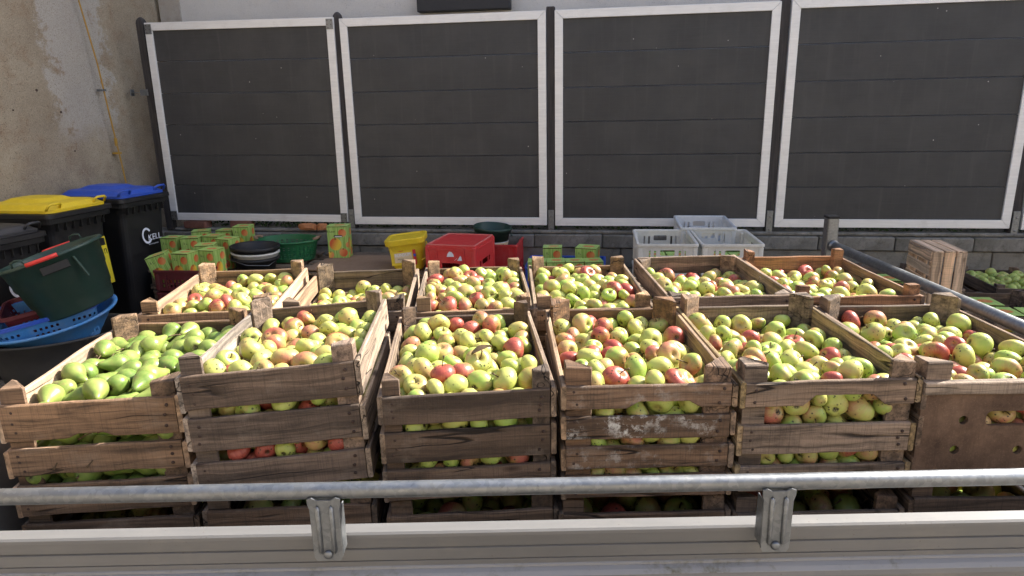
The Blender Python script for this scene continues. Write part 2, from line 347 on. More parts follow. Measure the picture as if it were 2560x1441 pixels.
def fruit_mat(name, pear=False, attr=False):
    """skin: colour from (blush, seed, yellow) per fruit; local position from attribute fpos"""
    k = NT(name, .36, .45)
    if attr:
        a = k.n('Attribute', attribute_name='fcol'); colr = a.outputs['Color']
    else: colr = k.n('ObjectInfo').outputs['Color']
    s = k.n('SeparateColor'); k.l(colr, s.inputs[0]); blush, seed, yel = s.outputs
    p = k.n('Attribute', attribute_name='fpos').outputs['Vector']
    off = k.n('CombineXYZ'); k.l(k.math('MULTIPLY', seed, 50.), off.inputs[0]); k.l(k.math('MULTIPLY', seed, 23.), off.inputs[1])
    v = k.vmath('ADD', p, off.outputs[0]); sp = k.n('SeparateXYZ'); k.l(p, sp.inputs[0])
    n1 = k.noise(v, 1.4, 4, .6)
    if pear:
        b = k.mix(k.ramp(k.math('ADD', n1, k.math('MULTIPLY', yel, .3)), .45, .85), (.115, .190, .034), (.235, .285, .065))
        b = k.mix(k.math('MULTIPLY', k.ramp(k.noise(v, 3.2, 5, .7), .54, .72), .6), b, (.24, .17, .07))
    else:
        b = k.mix(k.ramp(k.math('ADD', n1, k.math('MULTIPLY', yel, .6)), .45, 1.0), (.275, .40, .075), (.45, .455, .12))
        ang = k.math('ARCTAN2', sp.outputs[1], sp.outputs[0])
        sv = k.n('CombineXYZ'); k.l(k.math('MULTIPLY', k.math('COSINE', ang), 5.), sv.inputs[0]); k.l(k.math('MULTIPLY', k.math('SINE', ang), 5.), sv.inputs[1]); k.l(k.math('MULTIPLY', sp.outputs[2], .9), sv.inputs[2])
        streak = k.noise(k.vmath('ADD', sv.outputs[0], off.outputs[0]), 2.1, 4, .7)
        side = k.math('ADD', k.math('MULTIPLY', sp.outputs[0], .30), k.math('ADD', k.math('MULTIPLY', n1, .9), k.math('MULTIPLY', streak, .55)))
        m = k.ramp(k.math('ADD', side, k.math('MULTIPLY', blush, 1.35)), 1.0, 1.62)
        redc = k.mix(k.ramp(streak, .3, .7), (.41, .085, .062), (.27, .022, .032)); redc = k.mix(k.ramp(blush, .3, .62, .7, 0), redc, (.45, .215, .135))
        b = k.mix(k.math('MULTIPLY', m, .95), b, redc)
        russ = k.math('MULTIPLY', k.ramp(k.vmath('LENGTH', k.vmath('SUBTRACT', p, (0, 0, .75))), .5, .2), .6); b = k.mix(russ, b, (.30, .22, .07))
        vo = k.voro(v, 2.9); dots = k.ramp(vo.outputs['Distance'], .27, .17); g = k.ramp(k.noise(v, .8, 2), .47, .56)
        b = k.mix(k.math('MULTIPLY', k.math('MULTIPLY', dots, g), .92), b, (.03, .024, .012))
        pl = k.ramp(k.noise(v, 2.3, 5, .75), .62, .70); b = k.mix(k.math('MULTIPLY', pl, .6), b, (.16, .10, .035))
    cal = k.ramp(k.vmath('LENGTH', k.vmath('SUBTRACT', p, (0, 0, -.70 if not pear else -1.26))), .28 if not pear else .34, .15)
    b = k.mix(k.math('MULTIPLY', cal, k.ramp(k.noise(v, 9, 3), .3, .5)), b, (.03, .022, .012))
    lent = k.ramp(k.voro(v, 16).outputs['Distance'], .16, .08, 0, .28); b = k.mix(lent, b, (.62, .58, .28) if not pear else (.12, .16, .03))
    k.col(b); k.rough(k.ramp(n1, .3, .7, .30, .46)); k.bump(k.noise(v, 14, 3), .05, .001)
    return k.m
M['apple'] = fruit_mat('apple_skin'); M['apple_heap'] = fruit_mat('apple_skin_heap', attr=True)
M['pear'] = fruit_mat('pear_skin', True)
def leafmat():
    k = NT('ground_ivy', .6, .3); n = k.noise(k.co(), 30, 3); k.col(k.mix(k.ramp(n, .35, .65), (.018, .042, .012), (.05, .09, .025))); return k.m
M['ivy'] = leafmat()

# ------------------------------------------------------------------ the yard: ground, house, walls
FA, FB = 6.063, -.152                                  # fence line  y = FA + FB*x
FANG = math.atan(FB); FDX, FDY = math.cos(FANG), math.sin(FANG)
def fpt(x, off=0, z=0): return Vector((x, FA+FB*x, z))+Vector((FDY, -FDX, 0))*off    # off > 0 towards the camera
g = obj('ground', mesh('ground', [(-40, -40, 0), (40, -40, 0), (40, 40, 0), (-40, 40, 0)], [(0, 1, 2, 3)], M['ground'])); tag(g, kind='structure')
pv = box_me(.196, .096, .03, .004, M['paver'])
for i in range(9):
    for j in range(16):
        obj('paving_stone', pv, g, (-3.55+i*.2+(j % 2)*.1, 3.05+j*.1, -.004+random.uniform(-.001, .002)), (0, 0, random.uniform(-.01, .01)))

def wall_slab(name, pts, z0, z1, mat, parent=None):
    """vertical sheet wall following a footprint polygon"""
    V = [(x, y, z0) for x, y in pts]+[(x, y, z1) for x, y in pts]; n = len(pts)
    F = [tuple(range(n))[::-1], tuple(range(n, 2*n))]+[(i, (i+1) % n, (i+1) % n+n, i+n) for i in range(n)]
    return obj(name, fix(mesh(name, V, F, mat)), parent)
HOFF = -.62
a = fpt(-3.42, HOFF); b = fpt(13, HOFF); back = Vector((-FDY, FDX, 0))*6
house = empty('neighbour_house', fpt(3, HOFF), label='light grey rendered house wall rising behind the dark fence panels', cat='house')
def absparent(o, p):
    o.parent = p; o.matrix_parent_inverse = p.matrix_basis.inverted(); return o
HZ = 6.35
absparent(wall_slab('wall', [a.xy, b.xy, (b+back).xy, (a+back).xy], 0, HZ, M['house']), house)
def strip(name, x0, x1, o0, o1, z0, z1, mat, par):
    q = [fpt(x0, o0).xy, fpt(x1, o0).xy, fpt(x1, o1).xy, fpt(x0, o1).xy]; return absparent(wall_slab(name, q, z0, z1, mat), par)
strip('corner_pilaster', -3.50, -3.285, HOFF-.3, HOFF+.02, 0, HZ-.01, M['plaster_pale'], house)
strip('dark_joint', -3.72, -3.502, HOFF-.3, HOFF-.06, 0, HZ-.02, M['house_dark'], house)  # narrow strip set back beside the pilaster, in a darker grey
# gable line of the roof, above the frame
ov = Vector((FDY, -FDX, 0))
strip('eaves', -3.4, 13, HOFF-6, HOFF+.05, HZ-.005, HZ+.04, M['dark'], house)
sill = empty('window_box', fpt(-.47, HOFF+.06, 2.60), (0, 0, FANG), 'dark grey flat box fixed to the house wall above the fence', 'wall box')
box('casing', sill, (0, 0, 0), (.86, .12, .15), M['dark'], .004); box('top_lip', sill, (0, -.012, .085), (.89, .15, .02), M['dark'], .003)

opp = empty('opposite_house', (0, -7, 0), label='cream rendered house across the yard, behind the viewer', cat='house')
absparent(wall_slab('wall', [(-14, -7), (14, -7), (14, -12), (-14, -12)], 0, 6.0, M['cream']), opp)
absparent(wall_slab('roof', [(-14.3, -6.6), (14.3, -6.6), (14.3, -12.3), (-14.3, -12.3)], 6.003, 6.2, M['brick']), opp)
# old plaster wall on the left, bumps pressed into a grid
def left_wall():
    A = Vector((-3.42, 7.36)); D = Vector((-.18, -1)).normalized(); L, Hh = 9.0, 4.2; nu, nv = 90, 42; V = []; F = []
    rs = np.random.RandomState(3); ph = rs.rand(6, 3)*6
    for j in range(nv+1):
        for i in range(nu+1):
            s = L*i/nu; z = Hh*j/nv; d = .006*sum(math.sin(ph[q, 0]+s*(1+q)*1.3+math.sin(z*(1+q)+ph[q, 1])) for q in range(6))
            p = A+D*s+Vector((-D.y, D.x))*(d+.0); V.append((p.x, p.y, z))
    for j in range(nv):
        for i in range(nu):
            q = j*(nu+1)+i; F.append((q, q+1, q+nu+2, q+nu+1))
    n0 = len(V); N = Vector((-D.y, D.x))*-.4
    for s, z in ((0, 0), (L, 0), (L, Hh), (0, Hh)): p = A+D*s+N; V.append((p.x, p.y, z))
    c = (0, nu, nv*(nu+1)+nu, nv*(nu+1))
    F += [(n0, n0+1, n0+2, n0+3), (c[0], n0, n0+3, c[3]), (c[1], n0+1, n0+2, c[2]), (c[3], n0+3, n0+2, c[2])]
    return fix(mesh('wall', V, F, M['plaster'], True)), A, D
lm, LA, LD = left_wall()
lw = obj('plaster_wall', lm); tag(lw, 'weathered beige plaster wall behind the wheeled bins', 'wall')
LN = Vector((-LD.y, LD.x)); LN = LN if LN.x > 0 else -LN
def lwp(s, z, off=.0): p = LA+LD*(s+.57)+LN*off; return Vector((p.x, p.y, z))
LANG = math.atan2(LD.y, LD.x)
# pale patch of bare plaster, a thin skin with a ragged outline standing 5 mm proud
def patch(name, pts, off, mat, th=.004):
    out = []
    for i in range(len(pts)):
        (s0, z0), (s1, z1) = pts[i], pts[(i+1) % len(pts)]
        for q in range(5):
            t = q/5; out.append((s0+(s1-s0)*t+random.uniform(-.012, .012), z0+(z1-z0)*t+random.uniform(-.012, .012)))
    me = prism(name, out, th, mat); o = obj(name, me); o.rotation_euler = (0, 0, LANG); o.location = lwp(0, 0, off); return absparent(o, lw)
for s, z, r in ((1.9, 2.22, .010), (1.83, 1.86, .008), (1.6, 1.9, .009), (1.2, 1.87, .011), (1.0, 1.70, .010), (.93, 1.38, .008), (1.45, 1.72, .007), (1.95, 1.83, .006), (1.75, .96, .008), (2.25, 2.0, .009)):
    me = lathe('drill_hole', [(r, .0), (r*.95, .003), (r*.35, .0012), (.0004, .0002)], M['rust'], 10)
    o = obj('drill_hole', me, None, lwp(s, z, .012), (0, R(90), LANG+math.pi/2)); absparent(o, lw)
gas = empty('gas_pipe', lwp(.62, 0, .05), label='thin yellow pipe clipped to the plaster wall corner', cat='pipe')
pp = [lwp(.66, 4.1, .05), lwp(.64, 2.6, .05), lwp(.55, 2.1, .05), lwp(.50, 1.6, .05), lwp(.46, 1.25, .05), lwp(.40, .5, .05), lwp(.40, .0, .05)]
absparent(obj('pipe', tube('pipe', pp, .0065, M['cable'], 8)), gas)
for z, s in ((1.88, .53), (1.33, .47)):
    absparent(box('clip', None, lwp(s, z, .03), (.05, .06, .018), M['galv'] if z > 1.5 else M['cable'], .002, (0, 0, LANG)), gas)
absparent(box('coupling', None, lwp(.485, 1.43, .05), (.022, .022, .07), M['cable'], .004, (0, 0, LANG)), gas)

# retaining wall: two courses of blocks and a cap
rw = empty('retaining_wall', fpt(1, .05), (0, 0, FANG), 'low weathered concrete block wall carrying the fence', 'wall')
bl = [box_me(.60-.006, .26, .268, .006, M['concrete']), box_me(.60-.006, .262, .262, .008, M['concrete'])]
for row, (z, off) in enumerate(((.135, 0), (.36, .3), (.51, .12))):
    for i in range(-9, 12):
        if i*.6-.6 > 6 or i*.6 < -5: continue
        h = (.27, .18, .12)[row]
        me = box_me(.592+random.choice((0, .003)), .26, h-.008, .006, M['concrete'] if row < 2 else M['concrete_cap'])
        obj('block' if row < 2 else 'cap_block', me, rw, (i*.6+off*.9, .13-(.0 if row < 2 else .018)+random.uniform(-.004, .004), z+random.uniform(-.0015, .0015)), (0, 0, random.uniform(-.003, .003)))
box('core', rw, (.3, .17, .28), (9.2, .24, .555), M['concrete'], .004)
box('coping', rw, (.3, .16, .585), (9.2, .28, .03), M['concrete_cap'], .008)
WTOP = .60
# ground ivy along the top of the wall
def ivy():
    V, F = [], []; rs = np.random.RandomState(5)
    for i in range(2600):
        x = rs.uniform(-3.1, 4.6); o = rs.uniform(-.20, -.015); z = WTOP+abs(rs.normal(0, .045))
        if rs.rand() > .35+.65*(math.sin(x*2.3)*.5+.5): continue
        c = fpt(x, o, z); d = Vector(rs.normal(0, 1, 3)).normalized(); e = d.orthogonal().normalized(); s = rs.uniform(.010, .022); n = len(V)
        V += [c-d*s, c+e*s*.6, c+d*s, c-e*s*.6]; F.append((n, n+1, n+2, n+3))
    o = obj('ivy', mesh('ivy', V, F, M['ivy'])); tag(o, 'dark green ivy growing under the fence panels', 'ivy', kind='stuff')
ivy()

# ------------------------------------------------------------------ fence
def fence_panel(x0, x1, z0, z1, label, plates=False, skew=0):
    W_ = (x1-x0)/FDX; H_ = z1-z0; c = fpt((x0+x1)/2, 0, z0)
    p = empty('fence_section', c, (0, skew, FANG), label, 'fence panel', 'framed fence panels'); fw = .068; fd = .045
    def mitre(name, pts):
        V = [(u, -fd/2, v) for u, v in pts]+[(u, fd/2, v) for u, v in pts]
        F = [(0, 1, 2, 3), (7, 6, 5, 4)]+[(i, i+4, (i+1) % 4+4, (i+1) % 4) for i in range(4)]
        me = fix(mesh(name, V, F, M['alu_frame'])); bm = bmesh.new(); bm.from_mesh(me); bmesh.ops.bevel(bm, geom=list(bm.edges), offset=.0025, segments=1, affect='EDGES'); bm.to_mesh(me); bm.free(); obj(name, me, p)
    h = W_/2; gp = .0006
    mitre('bottom_rail', [(-h+gp, 0), (h-gp, 0), (h-fw-gp, fw), (-h+fw+gp, fw)]); mitre('top_rail', [(-h+fw+gp, H_-fw), (h-fw-gp, H_-fw), (h-gp, H_), (-h+gp, H_)])
    mitre('stile', [(-h, gp), (-h+fw, fw+gp), (-h+fw, H_-fw-gp), (-h, H_-gp)]); mitre('stile', [(h-fw, fw+gp), (h, gp), (h, H_-gp), (h-fw, H_-fw-gp)])
    n = 6; bh = (H_-2*fw+.03)/n; me = box_me(W_-2*fw+.03, .02, bh-.003, .0035, M['board'])
    for i in range(n): obj('board', me, p, (0, .004+random.uniform(-.0008, .0008), fw-.015+bh*(i+.5)))
    if plates:
        for sx in (-1, 1):
            for z in (.075, H_-.075):
                pl = box('corner_plate', p, (sx*(h-.036), -fd/2-.0025, z+(-.03 if z < .5 else .02)), (.064, .004, .085), M['galv'], .0015)
                for dx, dz in ((-.018, .03), (.018, .026), (-.02, -.004), (.014, -.006), (-.014, -.032)):
                    obj('screw', SCREW, pl, (dx, -.003, dz), (R(90), 0, 0))
    return p
SCREW = lathe('screw', [(.0001, .003), (.003, .0026), (.0046, .001), (.0046, 0)], M['rust'], 8)
fence_panel(-3.27, -1.505, .668, 2.452, 'leftmost fence panel, darkest, with metal corner plates, propped on bricks', True, R(.5))
fence_panel(-1.44, .325, .644, 2.430, 'second dark fence panel from the plaster wall, behind the red crate')
fence_panel(.398, 2.160, .641, 2.430, 'third dark fence panel from the plaster wall, behind the white crates')
fence_panel(2.238, 4.040, .640, 2.438, 'fourth dark fence panel from the plaster wall, large, behind the end rail')
fence_panel(4.125, 5.90, .63, 2.44, 'fence panel mostly cut off by the right picture edge')
def fence_post(x, top, label, rounded=False, foot=True):
    p = empty('fence_post', fpt(x, .0, WTOP-.02), (0, 0, FANG), label, 'post', 'fence posts'); hh = top-WTOP+.02; s = .07
    if rounded: secs = [(0, s, s, .008), (hh-.05, s, s, .008), (hh-.025, s*.9, s*.9, .015), (hh-.008, s*.62, s*.62, .02), (hh, s*.3, s*.3, .01)]
    else: secs = [(0, s, s, .006), (hh-.006, s, s, .006), (hh, s-.01, s-.01, .004)]
    obj('post', rr_loft('post', secs, M['post']), p, (0, .035, 0))
    if foot:
        f = box('foot_bracket', p, (0, -.012, .09), (.052, .012, .22), M['galv'], .002)
        for z in (.06, -.05): obj('bolt', BOLT, f, (0, -.006, z), (R(90), 0, 0))
BOLT = lathe('bolt', [(.0001, .007), (.006, .007), (.009, .004), (.009, 0)], M['galv'], 10)
fence_post(-3.318, 2.515, 'dark round-topped post beside the plaster wall', True, False)
fence_post(-1.472, 2.49, 'dark round-topped fence post between the first and second panels', True)
fence_post(.362, 2.462, 'dark square fence post between the second and third panels')
fence_post(2.199, 2.58, 'dark square fence post with a rusty foot between the third and fourth panels')
fence_post(4.082, 2.59, 'dark square fence post at the right end of the fourth panel')
br = empty('wall_bracket', fpt(-3.40, .02, 1.86), (0, 0, FANG), 'small grey steel bracket tying the first post to the plaster wall', 'bracket')
box('plate', br, (0, 0, 0), (.15, .05, .006), M['galv'], .001); box('flange', br, (-.075, 0, 0), (.006, .05, .06), M['galv'], .001); box('flange', br, (.06, -.02, 0), (.08, .006, .055), M['galv'], .001)
for x, s, mat, lab, nm in ((-3.02, (.235, .11, .062), 'brick', 'dark red brick wedged under the first fence panel, nearer the blue bin', 'brick'), (-2.56, (.20, .11, .072), 'brick', 'greyish red brick wedged under the middle of the first fence panel', 'brick')):
    o = obj('brick', box_me(*s, .006, M[mat], 2), None, fpt(x, .0, WTOP+s[2]/2), (0, 0, FANG+random.uniform(-.1, .1))); tag(o, lab, 'brick', 'bricks under the fence')
def shard(loc, s, seed, label):
    rs = np.random.RandomState(seed); bm = bmesh.new(); bmesh.ops.create_icosphere(bm, subdivisions=2, radius=1)
    for v in bm.verts:
        v.co *= 1+rs.uniform(-.18, .12); v.co = Vector((v.co.x*s[0], v.co.y*s[1], max(-.5, min(.7, v.co.z))*s[2]))
    me = bpy.data.meshes.new('clay_shard'); bm.to_mesh(me); bm.free(); me.materials.append(M['clay'])
    tag(obj('clay_shard', me, None, loc, (0, 0, FANG)), label, 'clay shard', 'broken clay pieces')
shard(fpt(-1.87, .09, WTOP+.026), (.10, .04, .052), 1, 'larger orange clay shard lying on the wall under the first panel')
shard(fpt(-1.73, .09, WTOP+.026), (.055, .035, .052), 2, 'smaller orange clay shard right of the larger one')

# ------------------------------------------------------------------ trailer
trailer = empty('trailer', (.15, 2.2, 0), label='flatbed trailer with aluminium sideboard and galvanised tube rails carrying the crates', cat='trailer')
def tpart(o): return absparent(o, trailer)
TX0, TX1, TY0, TY1, TFZ = -1.75, 1.58, 1.14, 3.24, .47
def extrude_x(name, prof, x0, x1, mat):
    V = [(x0, y, z) for y, z in prof]+[(x1, y, z) for y, z in prof]; n = len(prof)
    F = [tuple(range(n)), tuple(range(n, 2*n))[::-1]]+[(i, (i+1) % n, (i+1) % n+n, i+n) for i in range(n)]
    return fix(mesh(name, V, F, mat))
Y0 = 1.140
prof = [(Y0+.030, .902), (Y0+.004, .9005), (Y0, .897), (Y0-.001, .891), (Y0+.001, .868), (Y0+.004, .8665), (Y0+.004, .8655), (Y0, .864), (Y0, .8405), (Y0+.003, .8395), (Y0+.003, .8385), (Y0, .8375), (Y0, .828),
        (Y0-.002, .826), (Y0-.002, .822), (Y0+.004, .820), (Y0+.02, .60), (Y0+.028, .60)]
tpart(obj('sideboard', extrude_x('sideboard', prof, TX0, TX1, M['alu_board'])))
lp = [(Y0+.0035, .8215), (Y0-.012, .817), (Y0-.020, .812), (Y0-.024, .805), (Y0-.024, .72), (Y0-.018, .55), (Y0+.012, .55)]
tpart(obj('chassis_rail', extrude_x('chassis_rail', lp, TX0-.05, TX1+.05, M['alu_board'])))
lg = [(Y0-.0005, .8275), (Y0-.0028, .8262), (Y0-.0028, .8215), (Y0-.0005, .8215)]
tpart(obj('algae_strip', extrude_x('algae_strip', lg, TX0, TX1, M['algae'])))
lg2 = [(Y0+.003, .8225), (Y0-.0125, .818), (Y0-.0205, .813), (Y0-.0205, .812), (Y0-.0118, .816), (Y0+.003, .8205)]
tpart(obj('ledge', extrude_x('ledge', lg2, TX0, TX1, M['algae'])))
tpart(box('floor', None, (-.08, 2.19, TFZ-.03), (3.36, 2.12, .06), M['ply'], .003))
tpart(box('end_board', None, (1.575, 2.19, .72), (.03, 2.06, .40), M['alu_board'], .004))
tpart(box('tail_board', None, (-1.262, 2.19, .715), (.028, 2.06, .42), M['alu_board'], .004))
for y in (1.5, 2.9): tpart(box('chassis_beam', None, (0, y, .38), (3.3, .08, .1), M['galv'], .004))
# mudguard and wheels below the bed
def mudguard():
    rings = []
    for r, y in ((.36, 0), (.365, -.008), (.365, -.20), (.36, -.208), (.352, -.20), (.352, -.008)):
        rings.append([(r*1.15*math.cos(R(20+140*k/24)), y, r*math.sin(R(20+140*k/24))) for k in range(25)])
    V, F = loft(rings+[rings[0]], (False, False), False); return fix(mesh('mudguard', V, F, M['rubber'], True))
tpart(obj('mudguard', mudguard(), None, (.06, 1.105, .405)))
for y in (1.0, 3.3):
    wl = tpart(obj('tyre', lathe('tyre', [(.16, -.07), (.25, -.085), (.29, -.06), (.3, 0), (.29, .06), (.25, .085), (.16, .07)], M['rubber'], 32), None, (.06, y, .30), (R(90), 0, 0)))
    rm = obj('rim', lathe('rim', [(.001, .03), (.1, .02), (.155, .06), (.17, .07), (.17, -.07)], M['galv'], 32), wl)
RZ, RY, RX = 1.007, 1.120, 1.545
tpart(obj('front_rail', tube('front_rail', [(-1.9, RY, RZ), (-.6, RY, RZ+.0005), (.6, RY, RZ), (RX, RY, RZ)], .0152, M['galv'], 20)))
tpart(obj('end_rail', tube('end_rail', [(RX, RY, RZ), (RX, 2.2, RZ-.0005), (RX, 3.20, RZ)], .0215, M['galv'], 20)))
cp = tpart(box('corner_post', None, (RX-.012, 3.215, .805), (.052, .052, .67), M['galv'], .004)); 
cap_ = box('cap', cp, (0, 0, .338), (.056, .056, .012), M['rubber'], .003)
tpart(obj('rail_weld', tube('rail_weld', [(RX-.004, 3.175, RZ), (RX-.006, 3.192, RZ)], .027, M['galv'], 16)))
def bracket(x):
    t = .0045; prof = [(-.0305, .031), (-.022, .034), (-.013, .029), (.013, .029), (.022, .034), (.0305, .031), (.030, .02), (.027, .01), (.0265, -.09), (.022, -.098), (-.022, -.098), (-.0265, -.09), (-.027, .01), (-.030, .02)]
    p = tpart(obj('rail_bracket', prism('rail_bracket', prof, t, M['galv']), None, (x, RY-.0148-.004, RZ-.037)))
    for sx in (-1, 1):
        obj('rib', tube('rib', [(sx*.0125, -t/2, .020), (sx*.0125, -t/2-.0012, .014), (sx*.0125, -t/2-.0012, -.077), (sx*.0125, -t/2, -.083)], [.001, .0046, .0046, .001], M['galv'], 10), p)
        obj('flange', box_me(.003, .03, .095, .001, M['galv']), p, (sx*.0265, .014, -.038))
    obj('bolt', BOLT, p, (0, -t/2, -.083), (R(90), 0, 0)); return p
bracket(-.352); bracket(.481)

# ------------------------------------------------------------------ wooden crates
_rs = np.random.RandomState(21)
def slat_me(L, h, t, cut=None, rough=.0006):
    """board along X with chamfered, slightly uneven edges; cut=(x0,x1,depth): hand hole scooped from the lower edge"""
    xs = sorted(set(np.round(np.linspace(-L/2, L/2, 13), 4)) | (set(np.round(np.linspace(cut[0]-.03, cut[1]+.03, 13), 4)) if cut else set()))
    rings = []; c = min(.0022, t*.2); top0 = _rs.normal(0, rough, 3); bot0 = _rs.normal(0, rough, 3)
    for x in xs:
        u = x/L; zt = h/2+top0[0]*math.sin(5*u+1)+top0[1]*math.sin(13*u)+_rs.normal(0, rough*.35); zb = -h/2+bot0[0]*math.sin(6*u)+bot0[1]*math.sin(15*u+2)+_rs.normal(0, rough*.35)
        if cut:
            k = min(max((x-cut[0]+.03)/.03, 0), 1)*min(max((cut[1]+.03-x)/.03, 0), 1); k = k*k*(3-2*k); zb += cut[2]*k
        yb = .0015*math.sin(3*u+top0[2]*900)
        rings.append([(x, yb-t/2+c, zb), (x, yb-t/2, zb+c), (x, yb-t/2, zt-c), (x, yb-t/2+c, zt), (x, yb+t/2-c, zt), (x, yb+t/2, zt-c), (x, yb+t/2, zb+c), (x, yb+t/2-c, zb)])
    V, F = loft(rings); return fix(mesh('slat', V, F, M['wood']))
def post_me(leg, h, tri=True, jag=.004):
    if tri: P = [(0, 0), (leg*.96, 0), (leg, .006), (.010, leg), (0, leg*.98)]
    else: P = [(0, 0), (leg, 0), (leg, leg), (0, leg)]
    zs = [h+_rs.uniform(-jag, jag) for _ in P]; c = .0025; m = Vector((sum(p[0] for p in P)/len(P), sum(p[1] for p in P)/len(P)))
    r0 = [(x, y, 0) for x, y in P]; r1 = [(x, y, z-c) for (x, y), z in zip(P, zs)]; r2 = [(m.x+(x-m.x)*.92, m.y+(y-m.y)*.92, z) for (x, y), z in zip(P, zs)]
    V, F = loft([r0, r1, r2]); return fix(mesh('post', V, F, M['wood']))
NAIL = lathe('nail', [(.0001, .0018), (.003, .0015), (.0042, .0003), (.0042, -.001)], M['rust'], 7)
SLATS_FOR_BVH = []
def shade(c, k=.24):
    f = 1+_rs.uniform(-k, k); j = _rs.uniform(-.05, .05)
    g_ = (c[0]+c[1]+c[2])/3; m = _rs.uniform(.0, .26); c = [q*(1-m)+g_*m for q in c]
    f *= 1.1; return (c[0]*f*(1+j), c[1]*f, c[2]*f*(1-j), 1)
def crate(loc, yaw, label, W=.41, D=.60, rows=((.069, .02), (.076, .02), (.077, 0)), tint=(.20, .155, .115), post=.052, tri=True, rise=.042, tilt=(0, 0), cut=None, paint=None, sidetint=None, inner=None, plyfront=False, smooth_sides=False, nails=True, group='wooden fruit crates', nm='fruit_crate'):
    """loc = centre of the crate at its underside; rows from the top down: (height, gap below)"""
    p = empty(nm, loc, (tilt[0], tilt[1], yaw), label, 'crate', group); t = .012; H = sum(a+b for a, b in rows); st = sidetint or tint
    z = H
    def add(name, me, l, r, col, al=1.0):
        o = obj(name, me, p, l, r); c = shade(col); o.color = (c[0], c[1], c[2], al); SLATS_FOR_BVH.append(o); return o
    for i, (h, gp) in enumerate(rows):
        zc = z-h/2
        for s in (-1, 1):
            dz = _rs.uniform(-.004, .004)
            if not (plyfront and s == -1):
                me = slat_me(W-2*t-.002, h, t, cut if (cut and i == 0 and s == -1) else None)
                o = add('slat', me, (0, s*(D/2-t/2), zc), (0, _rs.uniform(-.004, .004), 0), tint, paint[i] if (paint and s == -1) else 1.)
                if nails and s == -1:
                    for sx in (-1, 1):
                        for k_ in range(2 if h < .065 else 3):
                            obj('nail', NAIL, o, (sx*(W/2-.034+_rs.uniform(-.006, .006)), -t/2-.0004, h*(.28-.28*k_*(2 if h < .065 else 1))*.95+_rs.uniform(-.004, .004)), (R(90), 0, 0))
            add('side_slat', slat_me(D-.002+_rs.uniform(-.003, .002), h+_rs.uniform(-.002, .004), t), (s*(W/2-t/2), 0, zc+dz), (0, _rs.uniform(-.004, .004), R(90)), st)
            if smooth_sides: SLATS_FOR_BVH[-1].data.materials[0] = M['fresh']
        z -= h+gp
    for q, (sx, sy) in enumerate(((-1, -1), (1, -1), (1, 1), (-1, 1))):
        o = add('corner_post', post_me(post, H+rise-.01+_rs.uniform(-.004, .004), tri), (sx*(W/2-t-.0005), sy*(D/2-t-.0005), .008), (0, 0, R(90)*q), tint)
    n = 4; bw = (W-2*t-.004)/n
    for i in range(n):
        add('floor_slat', slat_me(D-2*t-.004, bw-.012, .009), (-W/2+t+.002+bw*(i+.5), 0, .006), (R(90), 0, R(90)), tint)
    if plyfront:
        hw = W/2-.004
        for s in (-1, 1):
            pass
        top = add('top_rail', slat_me(W-.004, .03, .022), (0, -D/2+.004, H-.015), (0, 0, 0), (.26, .22, .18))
        holes = [disc(-.105, .165, .011), disc(-.115, .09, .011), disc(0.03, .088, .011), disc(-.13, .025, .010), disc(.15, .10, .011)]
        slot = rect(-.055, .14, .150, .187, .014)
        fp = obj('front_panel', prism('front_panel', rect(-hw, hw, .0, H-.03), .012, M['ply'], holes+[slot]), p, (0, -D/2+.008, 0)); SLATS_FOR_BVH.append(fp)
    return p

# level of the fruit, measured down from the rim, and what is in each crate
BR = (.21, .150, .102); GREY = (.185, .155, .125); DKB = (.13, .098, .075); LT = (.34, .26, .18); TAN = (.36, .225, .125)
CR = {}
def C(key, x, y0, zr, yaw, label, rows, **kw):
    fr = kw.pop('front_in', 'apple'); H = sum(a+b for a, b in rows); D = kw.get('D', .60); W = kw.get('W', .41)
    ca, sa = math.cos(yaw), math.sin(yaw); cx, cy = x-sa*D/2, y0+ca*D/2
    o = crate((cx, cy, zr-H), yaw, label, rows=rows, **kw)
    CR[key] = dict(o=o, W=W, D=D, H=H, rim=zr); return o
R3 = ((.069, .02), (.076, .02), (.077, 0)); R4 = ((.056, .020), (.056, .019), (.056, .019), (.056, 0)); R3b = ((.082, .022), (.081, .030), (.075, 0)); R1 = ((.089, .020), (.068, .026), (.078, 0)); R5 = ((.060, .046), (.072, .032), (.066, 0))
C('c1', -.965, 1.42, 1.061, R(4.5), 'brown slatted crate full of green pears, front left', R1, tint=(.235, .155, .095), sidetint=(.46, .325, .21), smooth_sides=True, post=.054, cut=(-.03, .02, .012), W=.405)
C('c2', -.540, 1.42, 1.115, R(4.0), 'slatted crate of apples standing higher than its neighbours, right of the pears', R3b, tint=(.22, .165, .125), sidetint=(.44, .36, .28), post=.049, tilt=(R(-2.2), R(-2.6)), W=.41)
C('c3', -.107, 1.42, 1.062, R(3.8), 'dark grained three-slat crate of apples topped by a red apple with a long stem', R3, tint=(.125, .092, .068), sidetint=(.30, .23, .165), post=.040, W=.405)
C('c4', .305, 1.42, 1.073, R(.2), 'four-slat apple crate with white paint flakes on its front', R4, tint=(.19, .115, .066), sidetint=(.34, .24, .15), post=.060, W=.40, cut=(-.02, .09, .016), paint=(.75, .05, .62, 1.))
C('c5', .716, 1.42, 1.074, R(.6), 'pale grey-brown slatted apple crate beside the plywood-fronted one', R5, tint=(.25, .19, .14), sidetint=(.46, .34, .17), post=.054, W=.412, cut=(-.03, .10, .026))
C('c6', 1.135, 1.42, 1.067, R(-1.0), 'apple crate with a brown plywood front drilled with round holes', R3, tint=(.20, .155, .115), sidetint=(.26, .18, .12), post=.058, W=.42, plyfront=True)
